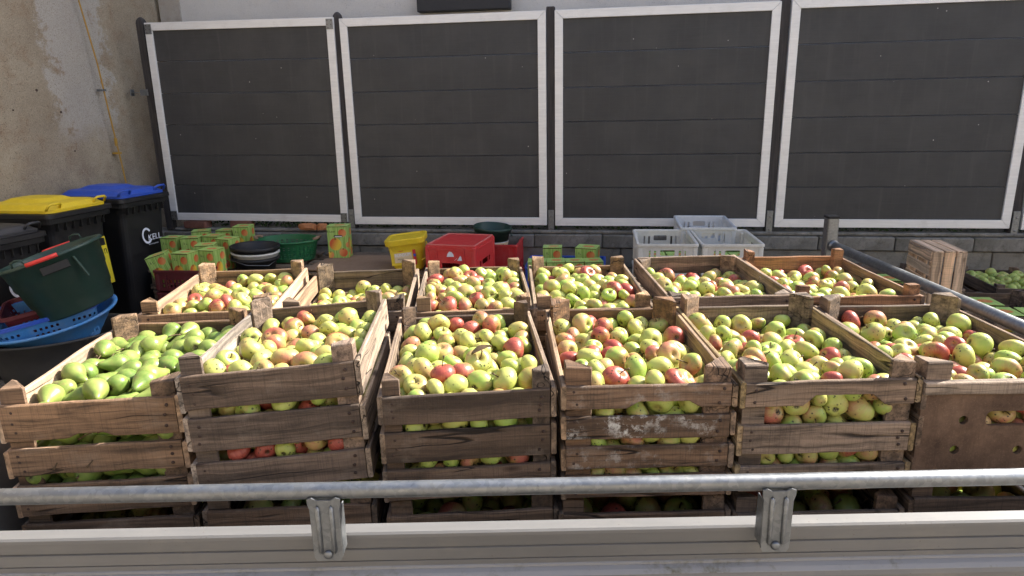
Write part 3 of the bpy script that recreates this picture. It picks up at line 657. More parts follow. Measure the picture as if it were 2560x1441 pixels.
C('b1', -.985, 2.09, 1.064, R(5.2), 'back row crate of yellow-green apples nearest the wheeled bins', R3, tint=(.28, .19, .11), sidetint=(.46, .32, .20), smooth_sides=True, post=.05, W=.42)
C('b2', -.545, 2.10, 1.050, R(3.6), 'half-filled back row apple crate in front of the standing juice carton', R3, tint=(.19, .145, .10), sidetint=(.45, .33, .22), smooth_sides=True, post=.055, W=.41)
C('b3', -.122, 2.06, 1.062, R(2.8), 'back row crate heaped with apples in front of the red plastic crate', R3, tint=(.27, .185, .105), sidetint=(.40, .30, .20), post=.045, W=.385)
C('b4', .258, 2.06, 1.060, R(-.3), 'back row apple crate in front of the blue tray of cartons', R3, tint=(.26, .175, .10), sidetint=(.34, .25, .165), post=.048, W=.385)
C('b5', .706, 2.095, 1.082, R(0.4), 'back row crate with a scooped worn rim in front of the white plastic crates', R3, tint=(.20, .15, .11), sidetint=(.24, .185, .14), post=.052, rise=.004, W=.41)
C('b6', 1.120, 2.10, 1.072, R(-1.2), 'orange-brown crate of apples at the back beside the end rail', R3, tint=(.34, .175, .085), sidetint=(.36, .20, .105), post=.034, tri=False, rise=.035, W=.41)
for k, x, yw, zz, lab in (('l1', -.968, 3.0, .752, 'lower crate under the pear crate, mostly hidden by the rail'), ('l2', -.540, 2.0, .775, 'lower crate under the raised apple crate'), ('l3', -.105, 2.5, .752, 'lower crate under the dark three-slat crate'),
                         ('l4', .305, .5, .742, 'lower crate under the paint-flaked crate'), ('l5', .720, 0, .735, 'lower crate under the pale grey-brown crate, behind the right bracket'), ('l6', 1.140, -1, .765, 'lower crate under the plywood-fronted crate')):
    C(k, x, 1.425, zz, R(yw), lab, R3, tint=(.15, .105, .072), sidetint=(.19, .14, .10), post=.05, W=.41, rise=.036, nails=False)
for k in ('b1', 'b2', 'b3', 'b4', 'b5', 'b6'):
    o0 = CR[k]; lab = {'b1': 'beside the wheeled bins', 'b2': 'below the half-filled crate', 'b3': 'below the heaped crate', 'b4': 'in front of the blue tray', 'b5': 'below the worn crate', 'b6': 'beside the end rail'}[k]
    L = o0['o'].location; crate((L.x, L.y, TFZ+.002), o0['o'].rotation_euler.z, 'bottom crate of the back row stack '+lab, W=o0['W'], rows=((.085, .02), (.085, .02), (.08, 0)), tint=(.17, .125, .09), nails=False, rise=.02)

# ------------------------------------------------------------------ fruit shapes
def apple_geo(seed, nu=22, nv=14):
    rs = np.random.RandomState(seed); fl = rs.uniform(.74, .97); sh = rs.uniform(.0, .16); lob = rs.uniform(.01, .06); td = rs.uniform(.26, .36); bd = rs.uniform(.14, .22)
    ax = rs.uniform(-.22, .22); ph = rs.uniform(0, 6.28, 4); V = []
    for i in range(nv+1):
        t = math.pi*i/nv
        if i == 0: t = .02
        if i == nv: t = math.pi-.02
        for j in range(nu):
            f = 2*math.pi*j/nu; x = math.sin(t)*(1+sh*math.cos(t))*(1+lob*math.cos(5*f+ph[0])*(1-math.cos(t))*.5)*(1+.05*math.sin(2*f+ph[1])+.03*math.sin(f+ph[3])*math.cos(t))
            z = fl*math.cos(t)*(1+.05*math.sin(f+ph[2])); z -= td*math.exp(-(x/.27)**2) if t < 1.57 else 0; z += bd*math.exp(-(x/.24)**2) if t >= 1.57 else 0
            V.append((x*math.cos(f)+ax*z*.6, x*math.sin(f), z))
    F = []
    for i in range(nv):
        for j in range(nu): a_ = i*nu+j; b_ = i*nu+(j+1) % nu; F.append((a_, a_+nu, b_+nu, b_))
    F += [tuple(range(nu))[::1], tuple(range(nv*nu, (nv+1)*nu))[::-1]]
    return np.array(V), F
def pear_geo(seed, nu=22, nv=18):
    rs = np.random.RandomState(seed); bend = rs.uniform(-.14, .14); nk = rs.uniform(.30, .40); ph = rs.uniform(0, 6.28); V = []
    ln = rs.uniform(1.18, 1.40)
    for i in range(nv+1):
        t = min(max(math.pi*i/nv, .03), math.pi-.03); c = math.cos(t)
        r = math.sin(t)*(.80-.36*max(c, -.2)+.12*c*c) if c > 0 else math.sin(t)*(.80-.10*c+.10*c)
        r = math.sin(t)**.85*(.80-.44*(.5+.5*math.tanh((c-.12)*2.8)))
        z = ln*c*.86-.05+(.12*math.exp(-(r/.22)**2) if c < 0 else 0)
        for j in range(nu):
            f = 2*math.pi*j/nu; rr = r*(1+.03*math.sin(2*f+ph)+.02*math.sin(3*f)); V.append((rr*math.cos(f)+bend*max(z, 0)**2, rr*math.sin(f), z-.12))
    F = []
    for i in range(nv):
        for j in range(nu): a_ = i*nu+j; b_ = i*nu+(j+1) % nu; F.append((a_, a_+nu, b_+nu, b_))
    F += [tuple(range(nu)), tuple(range(nv*nu, (nv+1)*nu))[::-1]]
    return np.array(V), F
def fruit_mesh(name, geo, mat):
    V, F = geo; me = mesh(name, V, F, mat, True); a_ = me.attributes.new('fpos', 'FLOAT_VECTOR', 'POINT'); a_.data.foreach_set('vector', V.astype(np.float32).ravel()); return fix(me)
AG = [apple_geo(100+i) for i in range(16)]; AGL = [apple_geo(100+i, 10, 7) for i in range(16)]
AM = [fruit_mesh('apple', g_, M['apple']) for g_ in AG]
PM = [fruit_mesh('pear', pear_geo(200+i), M['pear']) for i in range(7)]
def stem_me(seed, ln, z0, rad=.05):
    rs = np.random.RandomState(seed); b1, b2 = rs.uniform(-.3, .3, 2); pts = [(b1*(t*t), b2*(t*t), z0+ln*t) for t in (0, .3, .6, .85, 1)]
    return tube('stem', pts, [rad*.8, rad*.75, rad*.8, rad, rad*1.5], M['stem'], 6)
STM = [stem_me(i, ln, .42) for i, ln in enumerate((.75, .55, 1.0, .65, .9))]; PSTM = [stem_me(20+i, ln, 1.0, .055) for i, ln in enumerate((.75, 1.0, .6))]

# ------------------------------------------------------------------ settle the fruit: spheres dropped into a box
def settle(n, W, D, rmin, rmax, seed, it=150):
    rs = np.random.RandomState(seed); r = rs.uniform(rmin, rmax, n); P = np.float32(np.c_[rs.uniform(-W/2+.03, W/2-.03, n), rs.uniform(-D/2+.03, D/2-.03, n), rs.uniform(.03, .56, n)]); r = np.float32(r)
    rr = (r[:, None]+r[None]); np.fill_diagonal(rr, 0); PV = P.copy()
    for k in range(it):
        vel = (P-PV)*.90; PV = P.copy(); P = P+vel; P[:, 2] -= .0016 if k < it-60 else .0008
        for _ in range(2):
            G = P@P.T; sq = np.diag(G); L = np.sqrt(np.maximum(sq[:, None]+sq[None]-2*G, 1e-12)); K = np.clip(rr-L, 0, None)/L; np.fill_diagonal(K, 0)
            P = P+.23*(P*K.sum(1)[:, None]-K@P)
            P[:, 0] = np.clip(P[:, 0], -W/2+r*.97, W/2-r*.97); P[:, 1] = np.clip(P[:, 1], -D/2+r*.97, D/2-r*.97); P[:, 2] = np.maximum(P[:, 2], r)
    return P, r
HE = [settle(455, .376, .576, .0228, .0330, s) for s in (1, 2)]
HP = settle(365, .376, .576, .0270, .0320, 9)
HL = [settle(78, .376, .576, .027, .037, s, 160) for s in (11, 12)]
level = dict(c1=.012, c2=.012, c3=.014, c4=.012, c5=.016, c6=.018, b1=.032, b2=.058, b3=.012, b4=.018, b5=.048, b6=.030, l1=.035, l2=.03, l3=.035, l4=.03, l5=.035, l6=.03)
FR = []   # (crate key, world pos, radius, kind)
for q, (k, c) in enumerate(CR.items()):
    low = k[0] == 'l'
    P, r = HP if k == 'c1' else (HL[q % 2] if low else HE[q % 2]); fx, fy = ((1, 1), (-1, 1), (1, -1), (-1, -1))[(q//2) % 4]
    if k == 'c1': fx = fy = 1
    H = c['H']; zb = .012 if not low else H*.42; keep = []
    rs = np.random.RandomState(300+q)
    for i in range(len(r)):
        x, y, z = P[i, 0]*fx*(c['W']-.034)/.376, P[i, 1]*fy, P[i, 2]+zb
        if k == 'c1': x *= .965; y *= .965
        lv = H-level[k]+.012*math.sin(7*x+q)+.010*math.cos(6*y+2*q)+(.012 if y < 0 else 0)
        if z > lv: continue
        if low and z > H+.0: continue
        # keep clear of the three-cornered posts
        lx, ly = c['W']/2-.013-abs(x), c['D']/2-.013-abs(y)
        if lx+ly < .052+r[i]*.5: continue
        FR.append((k, Vector((x, y, z)), r[i]*1.03))
bpy.context.view_layer.update()
dg = bpy.context.evaluated_depsgraph_get()
FW = [CR[k]['o'].matrix_world @ p for k, p, r in FR]
# which fruit does the camera see, and how large: rays over the frame against spheres and slats
bv, bf, owner = [], [], []
ico = bmesh.new(); bmesh.ops.create_icosphere(ico, subdivisions=2, radius=1); IV = [v.co.copy() for v in ico.verts]; IF = [[v.index for v in f.verts] for f in ico.faces]; ico.free()
for i, (k, p, r) in enumerate(FR):
    n0 = len(bv); bv += [FW[i]+v*r*.96 for v in IV]; bf += [[n0+j for j in f] for f in IF]; owner += [i]*len(IF)
for o in SLATS_FOR_BVH:
    n0 = len(bv); mw = o.matrix_world; bv += [mw @ v.co for v in o.data.vertices]; bf += [[n0+j for j in f.vertices] for f in o.data.polygons]; owner += [-1]*len(o.data.polygons)
tree = BVHTree.FromPolygons(bv, bf); seen = np.zeros(len(FR), int); O = Vector((0, 0, CAM_H)); R3x = CAM_ROT.to_3x3(); cxy = {}
for py in range(640, 1320, 5):
    for px in range(-40, 2600, 5):
        d = R3x @ Vector(((px-1280)/1702, (720.5-py)/1702, -1)); h = tree.ray_cast(O, d)
        if h[2] is not None and owner[h[2]] >= 0:
            i = owner[h[2]]; seen[i] += 1; a_ = cxy.setdefault(i, [0, 0]); a_[0] += px; a_[1] += py
cxy = {i: (v[0]/seen[i], v[1]/seen[i]) for i, v in cxy.items()}
# blush per fruit: the red ones of the photograph by their place
REDS = [(560,915,.75),(755,812,.6),(825,830,.75),(745,865,.5),(750,905,.45),(1132,817,1),(1097,945,1.0),(1185,825,.8),(1278,848,.75),(1110,860,.5),(1220,823,.6),(1150,925,.55),(1230,912,.45),(1513,803,.65),(1480,820,.8),(1415,852,.65),(1410,885,.8),
 (1505,852,.65),(1525,875,1),(1470,865,.6),(1557,920,1),(1515,885,.85),(1560,885,.5),(1610,890,.5),(1690,835,.7),(1610,915,.65),(1700,965,.6),(2000,860,.95),(2070,875,1),(1870,825,.85),(2075,935,1),(1880,890,.6),(1850,870,.8),(2105,800,1),(2190,865,.75),
 (2250,905,.65),(2270,805,.5),(2420,850,.85),(2370,865,.85),(2400,935,.85),(2340,870,.65),(2300,885,.6),(2225,870,.6),(480,737,1),(550,752,.75),(570,750,.6),(735,705,.5),(1090,698,1),(1175,695,.95),(1065,760,.75),(1090,772,.9),(1205,700,.85),(1275,720,.85),
 (1175,750,.85),(1110,745,.5),(1160,770,.45),(1130,775,.6),(1380,705,.75),(1345,715,.65),(1540,735,.85),(1470,695,.75),(1590,735,.7),(1455,745,.5),(1500,765,.6),(1645,675,.75),(1685,695,.85),(1750,690,.85),(1800,720,.85),(1700,730,.6),(1790,700,.6),(1720,690,.6),
 (1925,695,.85),(2000,680,.95),(2015,685,.8),(2035,695,.75),(1965,685,.85),(1950,735,.6),(2060,700,.6),(940,735,.6),(980,720,.5),(880,740,.5),(1000,740,.45),(650,1027,1),(780,1018,1),(590,1137,1),(670,1130,1),(760,1122,.85),(810,1117,1),(850,1113,1),(1530,1035,.95),(1240,1160,.95),(1520,1270,.9),(2540,1010,.9)]
blush = {}
for px, py, bl_ in REDS:
    best = min(((cx-px)**2+(cy-py)**2, i) for i, (cx, cy) in cxy.items() if i not in blush and FR[i][0] != 'c1')
    if best[0] < 45**2: blush[best[1]] = bl_
apples = [i for i in range(len(FR)) if FR[i][0] != 'c1']; pears = [i for i in range(len(FR)) if FR[i][0] == 'c1']
order = sorted(apples, key=lambda i: -seen[i]); single = set(order[:300]); 
for i in apples:
    if i not in blush: blush[i] = (0.0 if _rs.rand() < .12 else _rs.uniform(.05, .34)) if _rs.rand() < .74 else _rs.uniform(.32, .58)
WHERE = dict(c2='the raised crate', c3='the dark three-slat crate', c4='the paint-flaked crate', c5='the grey-brown crate', c6='the plywood-fronted crate', b1='the back crate near the bins', b2='the half-filled back crate',
             b3='the crate before the red one', b4='the crate before the blue tray', b5='the worn-rimmed back crate', b6='the orange-brown back crate', l1='the crate under the pears', l2='the crate under the raised one', l3='the crate under the dark one', l4='the crate under the flaked one', l5='the crate under the pale one', l6='the crate under the plywood one')
TALL = min(((cxy[i][0]-1097)**2+(cxy[i][1]-945)**2, i) for i in single if i in cxy)[1]
def rot_for(rs, i):
    # mostly lying any way up, a few upright
    q = Euler((rs.uniform(-2.2, 2.2), rs.uniform(-1.2, 1.2), rs.uniform(0, 6.28)))
    return q
hV, hF, hP, hC = [], [], [], []; nv_ = 0
for i in apples:
    k, p, r = FR[i]; rs = np.random.RandomState(1000+i); v = int(rs.randint(16)); e = rot_for(rs, i); wp = FW[i]
    if i == TALL: e = Euler((R(-8), R(6), 1.0)); r *= 1.12; wp = wp+Vector((.004, -.018, .030)); blush[i] = 1.0
    colr = (blush[i], rs.rand(), rs.rand(), 1)
    if i in single:
        bl_ = blush[i]; o = obj('apple', AM[v], None, wp, e); o.scale = (r*1.02,)*3; o.color = colr
        kind = 'Red' if bl_ > .7 else ('Red-blushed' if bl_ > .42 else 'Yellow-green')
        gap = (k[0] == 'c' and wp.z < CR[k]['rim']-.07); third = lambda t, n3: n3[0] if t < -.33 else (n3[2] if t > .33 else n3[1])
        lr = third(p.x/(CR[k]['W']/2), ('left', 'middle', 'right')); fb = third(p.y/(CR[k]['D']/2), ('front', 'centre', 'back'))
        stem_on = rs.rand() < .55 or i == TALL; size = 'large ' if r > .0352 else ('small ' if r < .0295 else '')
        place = f"between the {lr} front slats of" if gap else f"at the {fb} {lr} of"
        lab = f"{size}{kind.lower()} apple{' with stem' if stem_on else ''} {place} {WHERE[k]}"
        if i == TALL: lab = 'deep red apple with a long upright stem at the front of the dark three-slat crate'
        tag(o, lab, 'apple', 'apples in '+WHERE[k])
        if stem_on: obj('stem', STM[2 if i == TALL else int(rs.randint(5))], o)
    else:
        V, F = (AG if seen[i] > 2 else AGL)[v]; m = (Matrix.Translation(wp) @ e.to_matrix().to_4x4() @ Matrix.Scale(r*1.02, 4)); A3 = np.array(m.to_3x3()); T = np.array(m.translation)
        hV.append(V@A3.T+T); hP.append(V); hC.append(np.tile(colr, (len(V), 1))); hF += [tuple(j+nv_ for j in f) for f in F]; nv_ += len(V)
hv = np.vstack(hV); me = bpy.data.meshes.new('heaped_apples'); me.from_pydata(hv.tolist(), [], hF); me.update(); me.polygons.foreach_set('use_smooth', [True]*len(me.polygons))
me.attributes.new('fpos', 'FLOAT_VECTOR', 'POINT').data.foreach_set('vector', np.vstack(hP).astype(np.float32).ravel())
me.attributes.new('fcol', 'FLOAT_COLOR', 'POINT').data.foreach_set('color', np.vstack(hC).astype(np.float32).ravel()); me.materials.append(M['apple_heap'])
tag(obj('heaped_apples', me), 'remaining apples filling the wooden crates between and below the larger ones', 'apples', kind='stuff')
pV, pF, pP, pC = [], [], [], []; nv_ = 0
for i in pears:
    k, p, r = FR[i]; rs = np.random.RandomState(3000+i); wp = FW[i]; pv_i = int(rs.randint(7))
    e = Euler((R(90)+rs.uniform(-.3, .3), rs.uniform(-.5, .5), rs.uniform(0, 6.28))); colr = (0, rs.rand(), rs.rand(), 1); sc_ = (r*1.28, r*1.28, r*1.16)
    if seen[i] == 0:
        V, F = pear_geo(200+pv_i, 12, 10); A3 = np.array(e.to_matrix() @ Matrix.Diagonal(sc_)); pV.append(V@A3.T+np.array(wp)); pP.append(V); pC.append(np.tile(colr, (len(V), 1))); pF += [tuple(j+nv_ for j in f) for f in F]; nv_ += len(V); continue
    o = obj('pear', PM[pv_i], None, wp, e); o.scale = sc_; o.color = colr
    lr = third(p.x/.2, ('left', 'middle', 'right')); fb = third(p.y/.3, ('front', 'centre', 'back')); st = rs.rand() < .6; wy = 'yellowish green' if colr[2] > .6 else 'green'
    tag(o, (f'{wy} pear in the {"upper" if wp.z > .93 else "lower"} gap of the pear crate front, {lr}' if wp.z < CR['c1']['rim']-.07 else f"{wy} pear{' with a stem' if st else ''} at the {fb} {lr} of the pear crate"), 'pear', 'pears in the front left crate')
    if st: obj('stem', PSTM[int(rs.randint(3))], o)
me = bpy.data.meshes.new('heaped_pears'); me.from_pydata(np.vstack(pV).tolist(), [], pF); me.update(); me.polygons.foreach_set('use_smooth', [True]*len(me.polygons))
me.attributes.new('fpos', 'FLOAT_VECTOR', 'POINT').data.foreach_set('vector', np.vstack(pP).astype(np.float32).ravel())
me.attributes.new('fcol', 'FLOAT_COLOR', 'POINT').data.foreach_set('color', np.vstack(pC).astype(np.float32).ravel()); me.materials.append(fruit_mat('pear_skin_heap', True, True)); fix(me)
tag(obj('heaped_pears', me), 'green pears lying under the others in the pear crate', 'pears', kind='stuff')

# ------------------------------------------------------------------ wheeled bins
def bin_(loc, yaw, W, D, Hr, lidmat, label, logo=True):
    """loc: middle of the front rim on the ground; front looks along local -Y"""
    p = empty('wheeled_bin', loc, (0, 0, yaw), label, 'bin', 'wheeled waste bins'); y0 = D/2
    obj('body', rr_loft('body', [(.0, W*.72, D*.66, .05, (0, y0+.02)), (.03, W*.76, D*.70, .055, (0, y0+.02)), (Hr-.16, W*.86, D*.86, .05, (0, y0)), (Hr-.12, W*.88, D*.88, .05, (0, y0)), (Hr-.06, W*.93, D*.94, .045, (0, y0)), (Hr-.01, W*.93, D*.94, .045, (0, y0))], M['black'], False), p)
    obj('rim', rr_loft('rim', [(Hr-.075, W*.95, D*.955, .05, (0, y0)), (Hr-.07, W, D, .045, (0, y0)), (Hr-.035, W+.006, D+.006, .045, (0, y0)), (Hr-.03, W+.024, D+.024, .04, (0, y0)), (Hr, W+.02, D+.02, .04, (0, y0)), (Hr+.001, W*.8, D*.8, .04, (0, y0))], M['black'], False), p)
    for k in range(7):
        x = -W*.36+k*W*.12; box('web', p, (x, .012+D*.025, Hr-.10), (.006, .03, .06), M['black'], .001)
    W2, D2 = W*.92, D*.96
    lid = obj('lid', rr_loft('lid', [(Hr+.003, W2, D2, .05, (0, y0)), (Hr+.022, W2, D2, .05, (0, y0)), (Hr+.03, W2-.03, D2-.03, .05, (0, y0)), (Hr+.052, W2-.075, D2-.075, .06, (0, y0)), (Hr+.058, W2-.10, D2-.10, .06, (0, y0+.01)), (Hr+.063, W2-.22, D2-.24, .06, (0, y0+.03)), (Hr+.085, W2-.30, D2-.34, .05, (0, y0+.03)), (Hr+.088, W2-.36, D2-.42, .05, (0, y0+.03))], lidmat, False), p)
    for sx in (-1, 1):
        x = sx*W*.36
        obj('grip', tube('grip', [(x-.055, .035, Hr+.025), (x-.05, .015, Hr+.055), (x-.035, .008, Hr+.064), (x+.035, .008, Hr+.064), (x+.05, .015, Hr+.055), (x+.055, .035, Hr+.025)], .009, lidmat, 8), lid)
        obj('hinge', box_me(.09, .05, .05, .01, M['black']), p, (sx*W*.3, D+.015, Hr-.01))
        wh = obj('wheel', lathe('wheel', [(.02, -.025), (.085, -.025), (.1, -.012), (.1, .012), (.085, .025), (.02, .025)], M['rubber'], 24), p, (sx*W*.36, D*.82, .1), (0, R(90), 0))
    if logo:
        z = Hr-.33; yb = D*(.5-.43)-.004; rx = -R(4)
        arc = []
        q = empty('logo', (0, 0, 0)); bpy.data.objects.remove(q)
        n = 26; outer = [(.052*math.cos(R(35+292*k/n)), .066*math.sin(R(35+292*k/n))) for k in range(n+1)]; inner = [(.036*math.cos(R(35+292*k/n)), .048*math.sin(R(35+292*k/n))) for k in range(n+1)]
        V = [(x, 0, zz) for x, zz in outer+inner]; F = [(k, k+1, k+n+2, k+n+1) for k in range(n)]
        lg_ = obj('logo_ring', mesh('logo_ring', V, F, M['inkwhite']), p, (-.01, yb-.0025, z), (rx, 0, 0))
        text('logo_text', 'KELL', .068, M['inkwhite'], p, (.068, yb-.001, z-.022), (R(90)+rx, 0, 0), .0015, 1.0, .15)
        text('web_text', 'www.kell-gmbh.de', .014, M['inkwhite'], p, (.05, yb-.0005, z-.075), (R(90)+rx, 0, 0), .0008)
    return p
BY = R(75)
bin_((-2.965, 5.56, 0), BY, .52, .66, 1.03, M['blue'], 'black wheeled bin with a blue lid in the corner by the fence')
yb_ = bin_((-3.10, 4.915, 0), BY+R(3), .57, .66, 1.02, M['yellow'], 'black wheeled bin with a yellow lid and a yellow sticker on its front', False)
st = box('sticker', yb_, (.07, .040, .60), (.30, .002, .36), M['sticker'], 0, (-R(4), 0, 0))
box('sticker_band', st, (.04, -.0016, .142), (.20, .001, .055), M['ink'], 0)
text('sticker_text', 'Abfälle', .075, M['ink'], st, (-.06, -.0018, .15), (R(90), 0, 0), .0004, .5)
text('sticker_text', 'trennen', .085, M['ink'], st, (.03, -.0018, .075), (R(90), 0, 0), .0004, .85)
bin_((-3.19, 4.30, 0), BY, .49, .52, .93, M['blacklid'], 'black wheeled bin with a black lid, cut off by the left picture edge')

# ------------------------------------------------------------------ tubs piled in front of the bins
def oval(name, rim, base, h, mat, sx, sy, lip=.02, th=.004, n=48):
    pr = [(.0005, .006), (base*.9, .0), (base, .012), (base+(rim-base)*.5, h*.5), (rim-.006, h-.02), (rim+lip, h-.016), (rim+lip+.003, h-.004), (rim+lip-.004, h), (rim, h-.002), (rim-.012, h-.015), (base+(rim-base)*.5-th*2, h*.5), (base-th*2, .016), (.0005, .012)]
    return lathe(name, pr, mat, n, sx, sy)
AXT = R(35)
gt = obj('oval_tub', oval('oval_tub', .40, .31, .37, M['grey_tub'], 1, .72), None, (-2.86, 4.10, 0), (0, 0, AXT)); tag(gt, 'charcoal oval tub on the paving under the blue tub', 'tub')
bt = obj('oval_tub', oval('oval_tub', .35, .21, .22, M['skyblue'], 1, .72, .022), None, (-2.86, 4.10, .265), (R(9), R(-9), AXT)); tag(bt, 'light blue oval tub tilted on top of the charcoal tub', 'tub')
def lattice_basket(name, sx, sy, h, mat, rimm=None, slots=None, r=.05, taper=.86, rows=4, solid=.0035):
    """rectangular basket with real openings, walls lofted round the outline"""
    n = 8; ring0 = rrect(sx*taper, sy*taper, r, 0, n); P = []
    def resample(L, m):
        L = L+[L[0]]; d = [0]
        for a_, b_ in zip(L, L[1:]): d.append(d[-1]+(Vector(b_)-Vector(a_)).length)
        out = []
        for k in range(m):
            t = d[-1]*k/m; i = max(j for j in range(len(d)-1) if d[j] <= t); f = (t-d[i])/max(d[i+1]-d[i], 1e-9); out.append(Vector(L[i]).lerp(Vector(L[i+1]), f))
        return out
    m = slots or 60; rings = []
    zs = [0]+[.03+(h-.07)*k/(2*rows) for k in range(2*rows+1)]+[h-.012, h]
    for z in zs: t = z/h; rings.append([Vector((p.x, p.y, z)) for p in resample(rrect(sx*(taper+(1-taper)*t), sy*(taper+(1-taper)*t), r, z, n), m*2)])
    N = m*2; V = [tuple(p) for rg in rings for p in rg]; F = [tuple(range(N))[::-1]]
    for i in range(len(rings)-1):
        for j in range(N):
            hole = 1 <= i <= 2*rows and i % 2 == 1 and j % 2 == 0 and (j//2) % 7 < 5
            if not hole: F.append((i*N+j, i*N+(j+1) % N, (i+1)*N+(j+1) % N, (i+1)*N+j))
    o = obj(name, mesh(name, V, F, mat)); md = o.modifiers.new('s', 'SOLIDIFY'); md.thickness = solid; md.offset = 0
    rim_ = obj('rim', rr_loft('rim', [(h-.022, sx+.012, sy+.012, r), (h-.02, sx+.034, sy+.034, r+.01), (h, sx+.03, sy+.03, r+.01), (h+.002, sx+.012, sy+.012, r), (h-.01, sx-.004, sy-.004, r), (h-.022, sx+.012, sy+.012, r)], rimm or mat, n=6, cap=(False, False)), o)
    return o
bb = lattice_basket('laundry_basket', .54, .36, .22, M['skyblue'], M['blue'], 56); bb.location = (-2.88, 4.10, .325); bb.rotation_euler = (R(9), R(-9), AXT-R(4)); tag(bb, 'blue lattice laundry basket inside the light blue tub', 'basket')
rb = lattice_basket('hand_basket', .46, .30, .20, M['wine'], None, 48); rb.location = (-2.88, 4.12, .385); rb.rotation_euler = (R(8), R(-10), AXT-R(8)); tag(rb, 'dark red plastic basket squeezed under the green tub', 'basket')
gtub = empty('garden_tub', (-2.70, 4.09, .515), (R(-5), R(-16), AXT), 'big dark green tub with red grips tilted on the basket pile', 'tub')
pr = [(.0005, .004), (.185, 0), (.195, .012), (.212, .10), (.218, .103), (.235, .22), (.240, .222), (.258, .352), (.278, .356), (.282, .366), (.276, .376), (.262, .378), (.252, .366), (.236, .24), (.212, .11), (.19, .018), (.0005, .012)]
obj('shell', lathe('shell', pr, M['green'], 56, 1.06, .98), gtub)
for a0 in (-98, 82):
    pts = [((.284)*1.06*math.cos(R(a0+t)), (.284)*.98*math.sin(R(a0+t)), .372) for t in (-16, -8, 0, 8, 16)]
    obj('grip', tube('grip', pts, .0125, M['grip'], 10), gtub)
    pts = [((.268)*1.06*math.cos(R(a0+t)), (.268)*.98*math.sin(R(a0+t)), .372+dz) for t, dz in ((-34, .0), (-33, .035), (-26, .042), (-20, .036), (-18, .0))]
    obj('handle_loop', tube('handle_loop', pts, .0055, M['green'], 8), gtub)
    sg = 1 if a0 < 0 else -1; yy = -.245*.98*sg
    box('recess', gtub, (.02*0, yy-.014*sg, .305), (.15, .012, .05), M['ink'], .004, (R(-8)*sg, 0, 0))
    box('pocket_rib', gtub, (.12, yy-.006*sg, .26), (.012, .02, .14), M['green'], .003, (R(-8)*sg, R(-8), .25*sg))

# ------------------------------------------------------------------ clutter behind the trailer
def pallet_stack(x, n, label):
    for k in range(n):
        p = empty('pallet', (x, FA+FB*x-.62, .144*k), (0, 0, FANG), label % ('top', 'middle', 'bottom')[n-1-k], 'pallet', 'wooden pallets')
        for i in range(3):
            for j in range(3): o = box('block', p, (-.52+.52*i, -.35+.35*j, .05), (.12, .09, .075), M['wood'], .002); o.color = (.2, .15, .1, 1)
        for j in range(3): o = box('bearer', p, (0, -.35+.35*j, .006), (1.2, .095, .012), M['wood'], .002); o.color = (.2, .15, .11, 1)
        for i in range(3): o = box('stringer', p, (-.52+.52*i, 0, .0985), (.12, .80, .02), M['wood'], .002); o.color = (.2, .15, .11, 1)
        for j in range(5): o = box('deck_board', p, (0, -.34+.17*j, .125), (1.2, .12, .02), M['wood'], .002); o.color = shade((.2, .155, .11))
pallet_stack(-2.36, 3, '%s pallet of the stack under the juice cartons by the blue bin'); pallet_stack(-1.12, 3, '%s pallet of the stack under the brown cardboard')
PZ = .434
def carton_me(w, d, h):
    V = [(-w/2, -d/2, 0), (w/2, -d/2, 0), (w/2, d/2, 0), (-w/2, d/2, 0), (-w/2, -d/2, h), (w/2, -d/2, h), (w/2, d/2, h), (-w/2, d/2, h)]
    F = [(0, 1, 5, 4), (1, 2, 6, 5), (2, 3, 7, 6), (3, 0, 4, 7), (3, 2, 1, 0)]
    me = mesh('carton', V, F, M['juice']); uv = me.uv_layers.new(name='UVMap'); q = [(0, 0), (1, 0), (1, 1), (0, 1)]
    for f in me.polygons:
        for k, li in enumerate(f.loop_indices): uv.data[li].uv = q[k]
    return me
def flap_me(w, d):
    V = [(-w/2, -d/2, 0), (w/2, -d/2, 0), (w/2, d/2, 0), (-w/2, d/2, 0)]; V += [(x, y, .003) for x, y, _ in V]
    F = [(4, 5, 6, 7), (0, 1, 5, 4), (1, 2, 6, 5), (2, 3, 7, 6), (3, 0, 4, 7), (3, 2, 1, 0)]
    me = mesh('flap', V, F, M['juice_top']); uv = me.uv_layers.new(name='UVMap'); q = [(0, 0), (1, 0), (1, 1), (0, 1)]
    for f in me.polygons:
        for k, li in enumerate(f.loop_indices): uv.data[li].uv = q[k]
    return me
_cm = {}
def carton(x, y, z, yaw, label, size=(.142, .122, .238), tilt=(0, 0), slot=False, txt='3 L', small=True, flap=.035):
    if size not in _cm: _cm[size] = (carton_me(*size), flap_me(size[0]+.002, size[1]+.004))
    w_, d_, h_ = size; p = empty('juice_carton', (x, y, z), (tilt[0], tilt[1], yaw), label, 'carton', 'green juice cartons')
    obj('box', _cm[size][0], p); obj('flap', _cm[size][1], p, (0, -.001, h_+.003), (flap*random.uniform(-.6, 1), 0, 0))
    box('seam', p, (0, -d_/2-.0006, h_-.001), (w_*.98, .0012, .004), M['ink'], 0)
    if txt: text('print', txt, .026, M['ink'], p, (-w_/2+.035, -d_/2-.0008, h_-.042), (R(90), 0, 0), .0003)
    if slot:
        s_ = obj('hand_slot', prism('hand_slot', rect(-.038, .038, -.009, .009, .0088), .0014, M['ink']), p, (.005, -d_/2-.0004, h_-.082))
        obj('inner_bag', prism('inner_bag', rect(-.028, .034, -.007, .002, .004), .0012, M['milk']), s_, (0, -.001, 0))
    return p
